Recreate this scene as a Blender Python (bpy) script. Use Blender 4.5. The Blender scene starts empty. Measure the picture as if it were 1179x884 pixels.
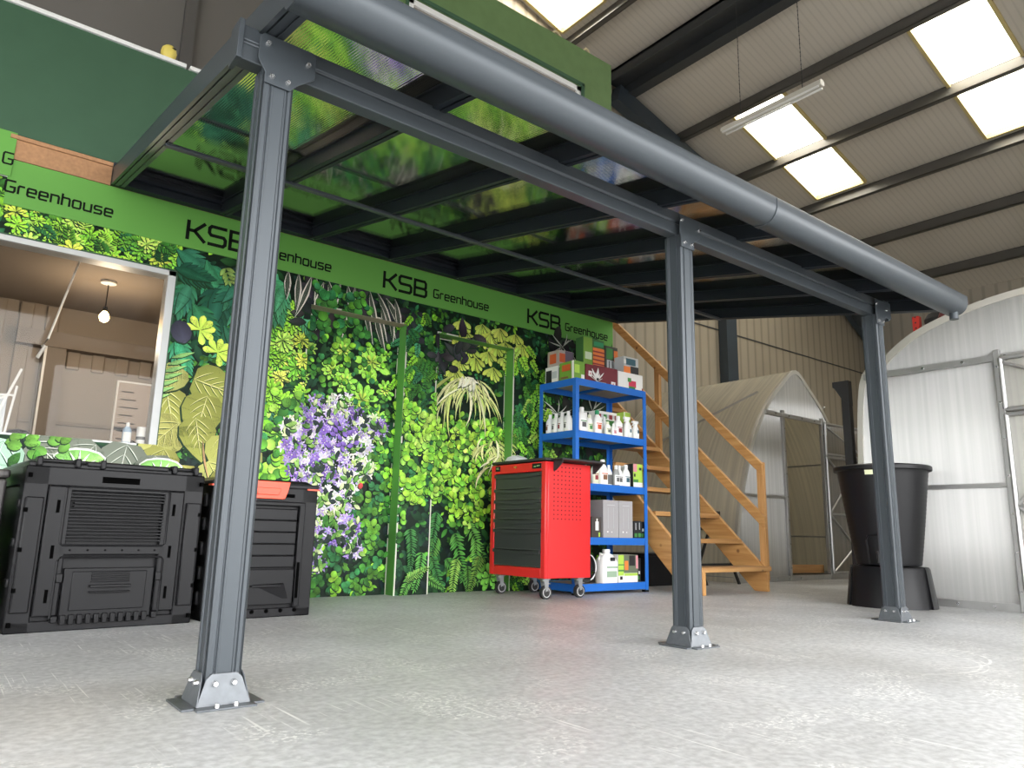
import bpy, bmesh, math, random
from mathutils import Vector, Matrix
import numpy as np
R = math.radians
sc = bpy.context.scene
COL = sc.collection

# ------------------------------------------------------------------ camera, sky, exposure
cam_data = bpy.data.cameras.new('camera')
cam = bpy.data.objects.new('camera', cam_data); COL.objects.link(cam)
yaw, pitch, roll = R(38.15510746), R(11.44711209), R(1.24693708)
fwd = Vector((math.sin(yaw)*math.cos(pitch), math.cos(yaw)*math.cos(pitch), math.sin(pitch)))
rgt = Vector((math.cos(yaw), -math.sin(yaw), 0)); up = rgt.cross(fwd)
r2 = rgt*math.cos(roll) + up*math.sin(roll); u2 = up*math.cos(roll) - rgt*math.sin(roll)
cam.matrix_world = Matrix(((r2.x, u2.x, -fwd.x, 0), (r2.y, u2.y, -fwd.y, -5.12059906), (r2.z, u2.z, -fwd.z, 0.494305), (0, 0, 0, 1)))
cam_data.sensor_width = 36.0; cam_data.lens = 843.925/1179*36.0
cam_data.clip_start = 0.02; cam_data.clip_end = 200
sc.camera = cam

world = bpy.data.worlds.new('daylight'); sc.world = world; world.use_nodes = True
bg = world.node_tree.nodes['Background']
bg.inputs[0].default_value = (0.985, 0.99, 1.0, 1); bg.inputs[1].default_value = 5.6
SKYLIGHT = 8.0
sc.view_settings.view_transform = 'Standard'; sc.view_settings.look = 'None'
sc.view_settings.gamma = 1.0; sc.view_settings.use_curve_mapping = False
sc.view_settings.exposure = 0.68
try:
    sc.cycles.max_bounces = 7; sc.cycles.diffuse_bounces = 4; sc.cycles.glossy_bounces = 3
    sc.cycles.transparent_max_bounces = 20; sc.cycles.transmission_bounces = 3
    sc.cycles.sample_clamp_indirect = 6.0
    sc.cycles.caustics_reflective = False; sc.cycles.caustics_refractive = False
except Exception: pass

# ------------------------------------------------------------------ materials
def new_mat(name):
    m = bpy.data.materials.new(name); m.use_nodes = True
    return m, m.node_tree.nodes, m.node_tree.links, m.node_tree.nodes['Principled BSDF']
_mats = {}
def M(name, col=(.5,.5,.5), rough=.5, metal=0.0, var=0.0, scale=6.0, bump=0.0, bscale=80.0, spec=None):
    if name in _mats: return _mats[name]
    m, n, l, p = new_mat(name)
    p.inputs['Base Color'].default_value = (*col, 1); p.inputs['Roughness'].default_value = rough
    p.inputs['Metallic'].default_value = metal
    if spec is not None: p.inputs['Specular IOR Level'].default_value = spec
    tc = n.new('ShaderNodeTexCoord')
    if var:
        t = n.new('ShaderNodeTexNoise'); t.inputs['Scale'].default_value = scale; t.inputs['Detail'].default_value = 4
        l.new(tc.outputs['Object'], t.inputs['Vector'])
        r = n.new('ShaderNodeMapRange'); r.inputs[3].default_value = 1-var; r.inputs[4].default_value = 1+var
        l.new(t.outputs[0], r.inputs[0])
        mx = n.new('ShaderNodeMix'); mx.data_type = 'RGBA'; mx.blend_type = 'MULTIPLY'; mx.inputs[0].default_value = 1
        mx.inputs[6].default_value = (*col, 1); l.new(r.outputs[0], mx.inputs[7]); l.new(mx.outputs[2], p.inputs['Base Color'])
    if bump:
        t = n.new('ShaderNodeTexNoise'); t.inputs['Scale'].default_value = bscale; t.inputs['Detail'].default_value = 3
        l.new(tc.outputs['Object'], t.inputs['Vector'])
        b = n.new('ShaderNodeBump'); b.inputs['Strength'].default_value = bump; b.inputs['Distance'].default_value = .01
        l.new(t.outputs[0], b.inputs['Height']); l.new(b.outputs[0], p.inputs['Normal'])
    _mats[name] = m
    return m
def ribbed(name, col, axis, period, strength=.6, rough=.6, var=.06, dark=.75, seam=0.0):
    """sheet cladding with fine ribs across one axis"""
    m, n, l, p = new_mat(name)
    tc = n.new('ShaderNodeTexCoord'); w = n.new('ShaderNodeTexWave')
    w.bands_direction = axis; w.inputs['Scale'].default_value = math.pi*2/(period*20.0)
    l.new(tc.outputs['Object'], w.inputs['Vector'])
    r = n.new('ShaderNodeValToRGB'); e = r.color_ramp.elements
    e[0].position = .05; e[0].color = (dark, dark, dark, 1); e[1].position = .25; e[1].color = (1, 1, 1, 1)
    l.new(w.outputs[0], r.inputs[0])
    t = n.new('ShaderNodeTexNoise'); t.inputs['Scale'].default_value = .8; t.inputs['Detail'].default_value = 5
    l.new(tc.outputs['Object'], t.inputs['Vector'])
    mr = n.new('ShaderNodeMapRange'); mr.inputs[3].default_value = 1-var*2; mr.inputs[4].default_value = 1+var*2
    l.new(t.outputs[0], mr.inputs[0])
    a = n.new('ShaderNodeMix'); a.data_type = 'RGBA'; a.blend_type = 'MULTIPLY'; a.inputs[0].default_value = 1
    a.inputs[6].default_value = (*col, 1); l.new(r.outputs[0], a.inputs[7])
    b = n.new('ShaderNodeMix'); b.data_type = 'RGBA'; b.blend_type = 'MULTIPLY'; b.inputs[0].default_value = 1
    l.new(a.outputs[2], b.inputs[6]); l.new(mr.outputs[0], b.inputs[7]); l.new(b.outputs[2], p.inputs['Base Color'])
    bp = n.new('ShaderNodeBump'); bp.inputs['Strength'].default_value = strength; bp.inputs['Distance'].default_value = .006
    l.new(w.outputs[0], bp.inputs['Height']); l.new(bp.outputs[0], p.inputs['Normal'])
    p.inputs['Roughness'].default_value = rough
    return m
def wood(name, c1, c2, axis='X'):
    m, n, l, p = new_mat(name)
    tc = n.new('ShaderNodeTexCoord'); mp = n.new('ShaderNodeMapping')
    s = {'X': (1.2, 22, 22), 'Y': (22, 1.2, 22), 'Z': (22, 22, 1.2)}[axis]
    mp.inputs['Scale'].default_value = s; l.new(tc.outputs['Object'], mp.inputs[0])
    t = n.new('ShaderNodeTexNoise'); t.inputs['Scale'].default_value = 1; t.inputs['Detail'].default_value = 6; t.inputs['Distortion'].default_value = .6
    l.new(mp.outputs[0], t.inputs['Vector'])
    r = n.new('ShaderNodeValToRGB'); e = r.color_ramp.elements
    e[0].position = .36; e[0].color = (*c2, 1); e[1].position = .64; e[1].color = (*c1, 1)
    l.new(t.outputs[0], r.inputs[0])
    v = n.new('ShaderNodeTexVoronoi'); v.inputs['Scale'].default_value = 5.5; l.new(tc.outputs['Object'], v.inputs['Vector'])
    kr = n.new('ShaderNodeValToRGB'); k = kr.color_ramp.elements
    k[0].position = .06; k[0].color = (.25, .15, .08, 1); k[1].position = .13; k[1].color = (1, 1, 1, 1)
    l.new(v.outputs['Distance'], kr.inputs[0])
    x = n.new('ShaderNodeMix'); x.data_type = 'RGBA'; x.blend_type = 'MULTIPLY'; x.inputs[0].default_value = .8
    l.new(r.outputs[0], x.inputs[6]); l.new(kr.outputs[0], x.inputs[7]); l.new(x.outputs[2], p.inputs['Base Color'])
    p.inputs['Roughness'].default_value = .55
    return m
def polycarb(name, tint, through, axis, period, rough=.22, diff=.5, bump=.5, ior=1.5, mirror=.2, across=(1,0,0)):
    """twin-wall sheet: partly clear, partly milky, fine flutes across one axis"""
    m, n, l, p = new_mat(name)
    tc = n.new('ShaderNodeTexCoord'); w = n.new('ShaderNodeTexWave'); w.bands_direction = axis
    w.inputs['Scale'].default_value = math.pi*2/(period*20.0); w.inputs['Distortion'].default_value = .4
    l.new(tc.outputs['Object'], w.inputs['Vector'])
    mp = n.new('ShaderNodeMapping'); l.new(tc.outputs['Object'], mp.inputs[0])
    mp.inputs['Scale'].default_value = {'X': (30, 1, .5), 'Y': (1, 30, .5), 'Z': (1, .5, 30)}[axis]
    t = n.new('ShaderNodeTexNoise'); t.inputs['Scale'].default_value = 1; t.inputs['Detail'].default_value = 3
    l.new(mp.outputs[0], t.inputs['Vector'])
    mr = n.new('ShaderNodeMapRange'); mr.inputs[1].default_value = .3; mr.inputs[2].default_value = .7
    mr.inputs[3].default_value = .8; mr.inputs[4].default_value = 1.1; l.new(t.outputs[0], mr.inputs[0])
    mx = n.new('ShaderNodeMix'); mx.data_type = 'RGBA'; mx.blend_type = 'MULTIPLY'; mx.inputs[0].default_value = 1
    mx.inputs[6].default_value = (*tint, 1); l.new(mr.outputs[0], mx.inputs[7]); l.new(mx.outputs[2], p.inputs['Base Color'])
    p.inputs['Roughness'].default_value = rough; p.inputs['Specular IOR Level'].default_value = 1.0
    b = n.new('ShaderNodeBump'); b.inputs['Strength'].default_value = bump; b.inputs['Distance'].default_value = .002; p.inputs['IOR'].default_value = ior
    l.new(w.outputs[0], b.inputs['Height']); l.new(b.outputs[0], p.inputs['Normal'])
    tl = n.new('ShaderNodeBsdfTranslucent'); l.new(mx.outputs[2], tl.inputs[0])
    m1 = n.new('ShaderNodeMixShader'); m1.inputs[0].default_value = diff; l.new(p.outputs[0], m1.inputs[1]); l.new(tl.outputs[0], m1.inputs[2])
    tr = n.new('ShaderNodeBsdfTransparent'); tr.inputs[0].default_value = (.93, .93, .92, 1)
    m2 = n.new('ShaderNodeMixShader'); m2.inputs[0].default_value = through
    l.new(m1.outputs[0], m2.inputs[1]); l.new(tr.outputs[0], m2.inputs[2])
    gl = n.new('ShaderNodeBsdfAnisotropic'); gl.inputs['Roughness'].default_value = .42; gl.inputs['Anisotropy'].default_value = .93
    gl.inputs[0].default_value = (.95,.95,.93,1); cv = n.new('ShaderNodeCombineXYZ')
    for i_ in range(3): cv.inputs[i_].default_value = across[i_]
    l.new(cv.outputs[0], gl.inputs['Tangent'])
    m3 = n.new('ShaderNodeMixShader'); m3.inputs[0].default_value = mirror
    l.new(m2.outputs[0], m3.inputs[1]); l.new(gl.outputs[0], m3.inputs[2]); l.new(m3.outputs[0], n['Material Output'].inputs[0])
    return m
def emit(name, col, s):
    m, n, l, p = new_mat(name)
    p.inputs['Base Color'].default_value = (*col, 1)
    p.inputs['Emission Color'].default_value = (*col, 1); p.inputs['Emission Strength'].default_value = s
    return m
def attr_mat(name, rough=.45):
    m, n, l, p = new_mat(name)
    a = n.new('ShaderNodeVertexColor'); a.layer_name = 'Col'
    l.new(a.outputs[0], p.inputs['Base Color']); p.inputs['Roughness'].default_value = rough
    p.inputs['Specular IOR Level'].default_value = .12
    return m

# ------------------------------------------------------------------ mesh helpers
class MB:
    def __init__(s): s.v = []; s.f = []; s.mi = []
    def add(s, verts, faces, mi=0):
        o = len(s.v); s.v += [tuple(v) for v in verts]
        s.f += [tuple(i+o for i in f) for f in faces]; s.mi += [mi]*len(faces); return s
    def box(s, x0, x1, y0, y1, z0, z1, mi=0):
        v = [(x, y, z) for x in (x0, x1) for y in (y0, y1) for z in (z0, z1)]
        return s.add(v, [(0,1,3,2), (4,6,7,5), (0,4,5,1), (2,3,7,6), (0,2,6,4), (1,5,7,3)], mi)
    def taper(s, x0, x1, y0, y1, z0, z1, t, mi=0):
        """box whose top is inset by t on each side"""
        v = [(x + (t if (k and x == x0) else (-t if k else 0)), y + (t if (k and y == y0) else (-t if k else 0)), z)
             for x in (x0, x1) for y in (y0, y1) for k, z in ((0, z0), (1, z1))]
        return s.add(v, [(0,1,3,2), (4,6,7,5), (0,4,5,1), (2,3,7,6), (0,2,6,4), (1,5,7,3)], mi)
    def bar(s, p0, p1, w, h, upv=(0,0,1), mi=0):
        p0, p1 = Vector(p0), Vector(p1); d = (p1-p0).normalized(); a = d.cross(Vector(upv)).normalized(); b = a.cross(d)
        v = [p + a*(sx*w/2) + b*(sz*h/2) for p in (p0, p1) for sx, sz in ((-1,-1), (1,-1), (1,1), (-1,1))]
        return s.add(v, [(3,2,1,0), (4,5,6,7), (0,1,5,4), (1,2,6,5), (2,3,7,6), (3,0,4,7)], mi)
    def prism(s, pts, fn, d0, d1, mi=0):
        """2D outline pts extruded from d0 to d1; fn(u, v, d) -> xyz"""
        n = len(pts); v = [fn(u, w, d0) for u, w in pts] + [fn(u, w, d1) for u, w in pts]
        return s.add(v, [tuple(range(n))[::-1], tuple(range(n, 2*n))] + [(i, (i+1) % n, n+(i+1) % n, n+i) for i in range(n)], mi)
    def strip(s, a, b, fn, d0, d1, mi=0):
        """closed shell between two matching polylines a and b, extruded d0..d1"""
        n = len(a)
        v = [fn(u, w, d) for d in (d0, d1) for line in (a, b) for u, w in line]
        A, B, C, D = 0, n, 2*n, 3*n; f = []
        for i in range(n-1):
            f += [(A+i, A+i+1, B+i+1, B+i), (C+i+1, C+i, D+i, D+i+1), (A+i+1, A+i, C+i, C+i+1), (B+i, B+i+1, D+i+1, D+i)]
        f += [(A, B, D, C), (B+n-1, A+n-1, C+n-1, D+n-1)]
        return s.add(v, f, mi)
    def cyl(s, p0, p1, r0, r1=None, n=12, mi=0, cap=True):
        r1 = r0 if r1 is None else r1
        p0, p1 = Vector(p0), Vector(p1); d = (p1-p0).normalized()
        a = d.orthogonal().normalized(); b = d.cross(a)
        v = [p + (a*math.cos(2*math.pi*i/n) + b*math.sin(2*math.pi*i/n))*r for p, r in ((p0, r0), (p1, r1)) for i in range(n)]
        f = [(i, (i+1) % n, n+(i+1) % n, n+i) for i in range(n)]
        if cap: f += [tuple(range(n))[::-1], tuple(range(n, 2*n))]
        return s.add(v, f, mi)
    def tube(s, path, r, n=8, mi=0):
        path = [Vector(p) for p in path]; rings = []
        for i, p in enumerate(path):
            d = (path[min(i+1, len(path)-1)] - path[max(i-1, 0)]).normalized()
            ref = Vector((0,0,1)) if abs(d.z) < .95 else Vector((1,0,0))
            a = d.cross(ref).normalized(); b = a.cross(d)
            rings.append([p + (a*math.cos(2*math.pi*k/n) + b*math.sin(2*math.pi*k/n))*r for k in range(n)])
        v = [q for g in rings for q in g]; f = []
        for i in range(len(path)-1):
            f += [(i*n+k, i*n+(k+1) % n, (i+1)*n+(k+1) % n, (i+1)*n+k) for k in range(n)]
        f += [tuple(range(n))[::-1], tuple((len(path)-1)*n+k for k in range(n))]
        return s.add(v, f, mi)
    def lathe(s, prof, c=(0,0,0), n=24, sx=1, sy=1, mi=0, sq=2.0):
        """profile (r, z) turned about z; sq > 2 gives a squarer section"""
        v = []
        for r, z in prof:
            for k in range(n):
                t = 2*math.pi*k/n; cx, sy_ = math.cos(t), math.sin(t)
                q = (abs(cx)**sq + abs(sy_)**sq)**(-1/sq)
                v.append((c[0]+r*q*cx*sx, c[1]+r*q*sy_*sy, c[2]+z))
        m = len(prof); f = []
        for i in range(m-1):
            f += [(i*n+k, i*n+(k+1) % n, (i+1)*n+(k+1) % n, (i+1)*n+k) for k in range(n)]
        if prof[0][0] > 1e-6: f.append(tuple(range(n))[::-1])
        if prof[-1][0] > 1e-6: f.append(tuple((m-1)*n+k for k in range(n)))
        return s.add(v, f, mi)
    def each(s, name, mats, parent=None, bevel=0.0, smooth=30):
        """every loose piece becomes a part of its own"""
        root = list(range(len(s.v)))
        def find(i):
            while root[i] != i: root[i] = root[root[i]]; i = root[i]
            return i
        for f in s.f:
            for i in f[1:]: root[find(i)] = find(f[0])
        groups = {}
        for f, mi in zip(s.f, s.mi): groups.setdefault(find(f[0]), []).append((f, mi))
        for fs in groups.values():
            used = sorted({i for f, _ in fs for i in f}); at = {i: k for k, i in enumerate(used)}
            b = MB(); b.v = [s.v[i] for i in used]; b.f = [tuple(at[i] for i in f) for f, _ in fs]; b.mi = [m for _, m in fs]
            b.build(name, mats, parent, bevel, smooth)
    def build(s, name, mats, parent=None, bevel=0.0, smooth=30, label=None):
        me = bpy.data.meshes.new(name); me.from_pydata(s.v, [], s.f); me.validate()
        mats = mats if isinstance(mats, (list, tuple)) else [mats]
        for m in mats: me.materials.append(m)
        if len(mats) > 1 and len(me.polygons) == len(s.mi): me.polygons.foreach_set('material_index', s.mi)
        bm = bmesh.new(); bm.from_mesh(me); bmesh.ops.recalc_face_normals(bm, faces=bm.faces); bm.to_mesh(me); bm.free()
        if smooth:
            me.polygons.foreach_set('use_smooth', [True]*len(me.polygons)); me.set_sharp_from_angle(angle=R(smooth))
        me.update()
        o = bpy.data.objects.new(name, me); COL.objects.link(o)
        if parent: o.parent = parent
        if bevel:
            b = o.modifiers.new('edge', 'BEVEL'); b.width = bevel; b.segments = 2; b.limit_method = 'ANGLE'; b.angle_limit = R(40)
        if label: o['label'] = label
        return o
def thing(name, label, cat, loc=(0,0,0), rz=0.0, group=None):
    o = bpy.data.objects.new(name, None); COL.objects.link(o); o.empty_display_size = .1
    o.location = loc; o.rotation_euler = (0, 0, rz); o['label'] = label; o['category'] = cat
    if group: o['group'] = group
    return o
def tag(o, label, cat, group=None, kind=None):
    o['label'] = label; o['category'] = cat
    if group: o['group'] = group
    if kind: o['kind'] = kind
    return o
def struct(o, label=None):
    o['kind'] = 'structure'
    if label: o['label'] = label
    return o
XYZ = lambda u, v, d: (u, d, v)      # outline in x-z, extruded along y
YZX = lambda u, v, d: (d, u, v)      # outline in y-z, extruded along x
XYz = lambda u, v, d: (u, v, d)      # outline in x-y, extruded along z

# ------------------------------------------------------------------ shared materials
m_slate = M('slate grey painted aluminium', (.052,.061,.069), .36, .2, .05, 3, .03, 300, .35)
m_galv = M('galvanised steel', (.36,.37,.38), .35, .8, .1, 20)
m_steel = M('zinc bolts', (.7,.7,.7), .25, .9)
m_black = M('black plastic', (.012,.012,.013), .32, 0, .15, 8, .04, 250, .16)
m_blackm = M('black rubber', (.02,.02,.02), .6)
m_red = M('red enamel', (.62,.018,.02), .28, 0, .03, 3)
m_blue = M('blue powder coat', (.012,.13,.5), .4, 0, .05, 5)
m_white = M('white plastic', (.85,.85,.84), .4)
m_whitep = M('white paint', (.8,.8,.78), .5)
m_chip = M('chipboard', (.42,.34,.25), .7, 0, .12, 60)
m_osb = M('oriented strand board', (.36,.19,.09), .7, 0, .35, 45)
m_green = M('bright green fascia film', (.125,.33,.065), .45, 0, .04, 2, 0, 80, .2)
m_dgreen = M('dark green painted board', (.05,.105,.062), .6, 0, .1, 5, .05, 60, .15)
m_mgreen = M('mid green painted board', (.135,.215,.09), .6, 0, .15, 7, .06, 60, .15)
m_ink = M('black lettering', (.006,.008,.006), .6, spec=.1)
m_edge = M('pale edge strip', (.62,.6,.52), .5)
m_dsteel = M('dark steel section', (.055,.06,.065), .5, .3, .15, 3)
m_purlin = M('galvanised purlin', (.13,.125,.115), .45, .4, .15, 4)

# ------------------------------------------------------------------ setting: floor
FY = -6.7                                   # open front of the shed, behind the camera
ARCS = ((3.32,-3.45,.42,.006,R(-60)), (3.50,-3.42,.42,.006,R(-55)), (3.3,-3.4,.50,.003,R(-30)), (2.1,-2.9,.9,.004,R(40)), (2.0,-3.0,1.1,.004,R(20)))
def floor_mat():
    m, n, l, p = new_mat('worn grey painted concrete')
    tc = n.new('ShaderNodeTexCoord')
    def noise(scale, det=5, dist=0, mapping=None):
        t = n.new('ShaderNodeTexNoise'); t.inputs['Scale'].default_value = scale; t.inputs['Detail'].default_value = det; t.inputs['Distortion'].default_value = dist
        if mapping:
            mp = n.new('ShaderNodeMapping'); mp.inputs['Rotation'].default_value = (0,0,mapping[0]); mp.inputs['Scale'].default_value = mapping[1]
            l.new(tc.outputs['Object'], mp.inputs[0]); l.new(mp.outputs[0], t.inputs['Vector'])
        else: l.new(tc.outputs['Object'], t.inputs['Vector'])
        return t.outputs[0]
    def ramp(src, a, ca, b, cb):
        r = n.new('ShaderNodeValToRGB'); e = r.color_ramp.elements
        e[0].position = a; e[0].color = (*ca, 1) if len(ca) == 3 else ca; e[1].position = b; e[1].color = (*cb, 1)
        l.new(src, r.inputs[0]); return r.outputs[0]
    def mix(fac, a, b, mode='MIX'):
        x = n.new('ShaderNodeMix'); x.data_type = 'RGBA'; x.blend_type = mode
        if isinstance(fac, float): x.inputs[0].default_value = fac
        else: l.new(fac, x.inputs[0])
        l.new(a, x.inputs[6])
        if isinstance(b, tuple): x.inputs[7].default_value = (*b, 1)
        else: l.new(b, x.inputs[7])
        return x.outputs[2]
    base = ramp(noise(1.1, 8, .5), .3, (.46,.465,.465), .7, (.60,.605,.605))
    fine = ramp(noise(38, 6), .35, (.8,.8,.8), .65, (1.12,1.12,1.12))
    c = mix(1.0, base, fine, 'MULTIPLY')
    worn = ramp(noise(3.2, 9, .8), .52, (0,0,0), .62, (1,1,1))
    speck = ramp(noise(70, 4), .52, (0,0,0), .6, (1,1,1))
    w2 = mix(1.0, worn, speck, 'MULTIPLY')
    c = mix(w2, c, (.76,.76,.74))
    for rot, sc_ in ((.5, (60, 1.6, 1)), (-.35, (70, 2.2, 1)), (1.2, (55, 1.9, 1)), (2.2, (80, 2.5, 1)), (2.8, (65, 1.3, 1)), (.15, (75, 1.8, 1))):
        s1 = ramp(noise(1, 3, .25, (rot, sc_)), .675, (0,0,0), .71, (1,1,1))
        g = ramp(noise(1.7, 3), .48, (0,0,0), .62, (1,1,1))
        c = mix(mix(1.0, s1, g, 'MULTIPLY'), c, (.82,.82,.8))
    for cx, cy, rad, wd, ang0 in ARCS:
        vd = n.new('ShaderNodeVectorMath'); vd.operation = 'DISTANCE'; l.new(tc.outputs['Object'], vd.inputs[0]); vd.inputs[1].default_value = (cx, cy, 0)
        m1 = n.new('ShaderNodeMath'); m1.operation = 'SUBTRACT'; m1.inputs[1].default_value = rad; l.new(vd.outputs['Value'], m1.inputs[0])
        m2 = n.new('ShaderNodeMath'); m2.operation = 'ABSOLUTE'; l.new(m1.outputs[0], m2.inputs[0])
        m3 = n.new('ShaderNodeMath'); m3.operation = 'LESS_THAN'; m3.inputs[1].default_value = wd; l.new(m2.outputs[0], m3.inputs[0])
        dt = n.new('ShaderNodeVectorMath'); dt.operation = 'DOT_PRODUCT'; sb = n.new('ShaderNodeVectorMath'); sb.operation = 'SUBTRACT'
        l.new(tc.outputs['Object'], sb.inputs[0]); sb.inputs[1].default_value = (cx, cy, 0); l.new(sb.outputs[0], dt.inputs[0]); dt.inputs[1].default_value = (math.cos(ang0), math.sin(ang0), 0)
        m4 = n.new('ShaderNodeMath'); m4.operation = 'GREATER_THAN'; m4.inputs[1].default_value = rad*.35; l.new(dt.outputs['Value'], m4.inputs[0])
        m5 = n.new('ShaderNodeMath'); m5.operation = 'MULTIPLY'; l.new(m3.outputs[0], m5.inputs[0]); l.new(m4.outputs[0], m5.inputs[1])
        bk = ramp(noise(14, 4), .42, (.05,.05,.05), .58, (.75,.75,.75))
        c = mix(mix(1.0, m5.outputs[0], bk, 'MULTIPLY'), c, (.82,.82,.8))
    dirt = ramp(noise(.55, 6, .3), .42, (.86,.85,.83), .6, (1,1,1))
    c = mix(1.0, c, dirt, 'MULTIPLY')
    l.new(c, p.inputs['Base Color'])
    rr = n.new('ShaderNodeMapRange'); rr.inputs[3].default_value = .3; rr.inputs[4].default_value = .6
    l.new(noise(6, 6), rr.inputs[0]); l.new(rr.outputs[0], p.inputs['Roughness'])
    b = n.new('ShaderNodeBump'); b.inputs['Strength'].default_value = .12; b.inputs['Distance'].default_value = .01
    l.new(noise(60, 5), b.inputs['Height']); l.new(b.outputs[0], p.inputs['Normal'])
    return m
struct(MB().box(-9, 17.4, FY, 3.0, -.15, 0).build('floor', floor_mat(), smooth=0))
struct(MB().box(-40, 50, -60, FY-.01, -.2, -.02).build('yard_ground', M('pale concrete yard', (.45,.45,.44), .8, 0, .1, 1), smooth=0))

# warehouse shell
XR, ZE, SL = 17.36, 5.95, .2667
roofz = lambda x: ZE + SL*(XR-x)
m_clad = ribbed('beige rib cladding', (.36,.315,.24), 'X', .25, .5, .5, .1, .72)
m_cladr = ribbed('beige wall cladding', (.47,.43,.36), 'Y', .25, .4, .5, .08, .8)
m_roofs = ribbed('off white roof liner sheet', (.56,.52,.455), 'Y', .1, .3, .55, .04, .9)
g = MB().prism([(-9, 0), (XR, 0), (XR, ZE), (0, roofz(0)), (-9, roofz(0)-SL*9)], XYZ, 3.0, 3.12)
struct(g.build('wall_rear', m_clad, smooth=0))
struct(MB().box(XR, XR+.12, FY, 3.12, 0, ZE).build('wall_right', m_cladr, smooth=0))
b = MB(); b.box(-9.12, -9, -1.5, 3.12, 0, roofz(0)-SL*9); b.box(-9.12, -9, FY, -1.5, 3.5, roofz(0)-SL*9)
struct(b.build('wall_left', m_cladr, smooth=0))
b = MB(); b.prism([(-9, 3.35), (XR, 3.35), (XR, ZE), (0, roofz(0)), (-9, roofz(0)-SL*9)], XYZ, FY-.12, FY); b.box(11, XR, FY-.12, FY, 0, 3.35)
struct(b.build('wall_front', m_clad, smooth=0))
# roof: sheets between the skylight strips
SKY = ((.82, 1.8), (-2.2, -1.2), (-5.2, -4.2))
SX0, SX1 = 10.28, 13.0
rb = MB()
def roof_piece(x0, x1, y0, y1):
    rb.add([(x, y, roofz(x)+dz) for x in (x0, x1) for y in (y0, y1) for dz in (0, .08)],
           [(0,1,3,2), (4,6,7,5), (0,4,5,1), (2,3,7,6), (0,2,6,4), (1,5,7,3)])
TOP = (6.0, 7.2, 1.9, 2.9)
roof_piece(SX1, XR+.3, FY, 3.12); roof_piece(TOP[1], SX0, FY, 3.12); roof_piece(0, TOP[0], FY, 3.12)
roof_piece(TOP[0], TOP[1], FY, TOP[2]); roof_piece(TOP[0], TOP[1], TOP[3], 3.12)
ys = [FY] + [v for a, b in sorted(SKY) for v in (a, b)] + [3.12]
for a, b in zip(ys[0::2], ys[1::2]): roof_piece(SX0, SX1, a, b)
rb.add([(x, y, roofz(0)+SL*x+dz) for x in (-9.1, 0) for y in (FY, 3.12) for dz in (0, .08)],
       [(0,1,3,2), (4,6,7,5), (0,4,5,1), (2,3,7,6), (0,2,6,4), (1,5,7,3)])
struct(rb.build('ceiling', m_roofs, smooth=0))
m_sky = emit('translucent rooflight sheet in daylight', (1.0,.95,.84), SKYLIGHT)
m_kerb = M('yellowed rooflight kerb', (.55,.45,.2), .6)
def skylight(k, x0, x1, y0, y1):
    w = struct(MB().add([(x, y, roofz(x)+.05+dz) for x in (x0, x1) for y in (y0, y1) for dz in (0, .01)],
           [(0,1,3,2), (4,6,7,5), (0,4,5,1), (2,3,7,6), (0,2,6,4), (1,5,7,3)]).build('window_%d' % k, m_sky, smooth=0))
    f = MB()
    for y in (y0, y1): f.bar((x0, y, roofz(x0)-.005), (x1, y, roofz(x1)-.005), .05, .09)
    for x in (x0, x1): f.bar((x, y0, roofz(x)-.005), (x, y1, roofz(x)-.005), .05, .09)
    f.build('window_frame', m_kerb, w)
for i, (a, b) in enumerate(SKY): skylight(i+2, SX0, SX1, a, b)
skylight(5, *TOP)
# purlins (zed sections) along the shed
def purlin(x, depth=.23, wid=.09, m=None):
    b = MB(); z = roofz(x)
    b.box(x-.008, x+.008, FY, 2.98, z-depth, z-.01); b.box(x-.008, x+wid, FY, 2.98, z-.018, z-.004); b.box(x-wid, x+.008, FY, 2.98, z-depth, z-depth+.01)
    b.box(x-wid, x-wid+.01, FY, 2.98, z-depth, z-depth+.03)
    struct(b.build('ceiling_beam', m or m_purlin, smooth=0))
for x in (1.4, 2.9, 4.4, 5.9, 7.35, 10.1, 11.62, 13.12, 14.64, 16.25): purlin(x)
b = MB(); z = roofz(8.5)
b.box(8.2, 8.72, FY, 2.98, z-.07, z-.02); b.box(8.2, 8.24, FY, 2.98, z-.22, z-.02); b.box(8.66, 8.74, FY, 2.98, z-.26, z-.05); b.box(8.62, 8.82, FY, 2.98, z-.27, z-.25)
struct(b.build('eaves_tie_beam', m_dsteel, smooth=0))
# gable portal frame
m_bsteel = M('blue grey painted steel', (.045,.06,.075), .5, .2, .15, 2)
b = MB(); b.bar((8.4, 2.85, roofz(8.4)-.36), (XR-.2, 2.85, roofz(XR-.2)-.36), .2, .32)
b.prism([(XR-.25, ZE-.1), (XR-2.2, roofz(XR-2.2)-.5), (XR-.25, ZE-1.0)], XYZ, 2.78, 2.92)
struct(b.build('rafter_beam', m_bsteel, smooth=0))
struct(MB().box(XR-.42, XR-.1, 2.72, 2.96, 0, ZE+.05).build('steel_column', m_bsteel, smooth=0))
struct(MB().box(11.3, 11.62, 2.8, 2.98, 0, roofz(11.5)-.3).build('steel_column', m_bsteel, smooth=0))
struct(MB().box(1.52, 1.64, 2.85, 2.94, 2.9, 8.4).build('steel_column', M('grey steel in the liner', (.13,.125,.12), .5), smooth=0))
struct(MB().box(-9, 5.2, 2.94, 2.975, 2.9, 8.6).build('wall_rear_liner', M('grey liner sheet', (.20,.19,.178), .6, 0, .08, .7), smooth=0))
for zz in (4.32,): struct(MB().box(2, XR-.5, 2.985, 2.999, zz, zz+.02).build('trim_6', m_dsteel, smooth=0))
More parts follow.
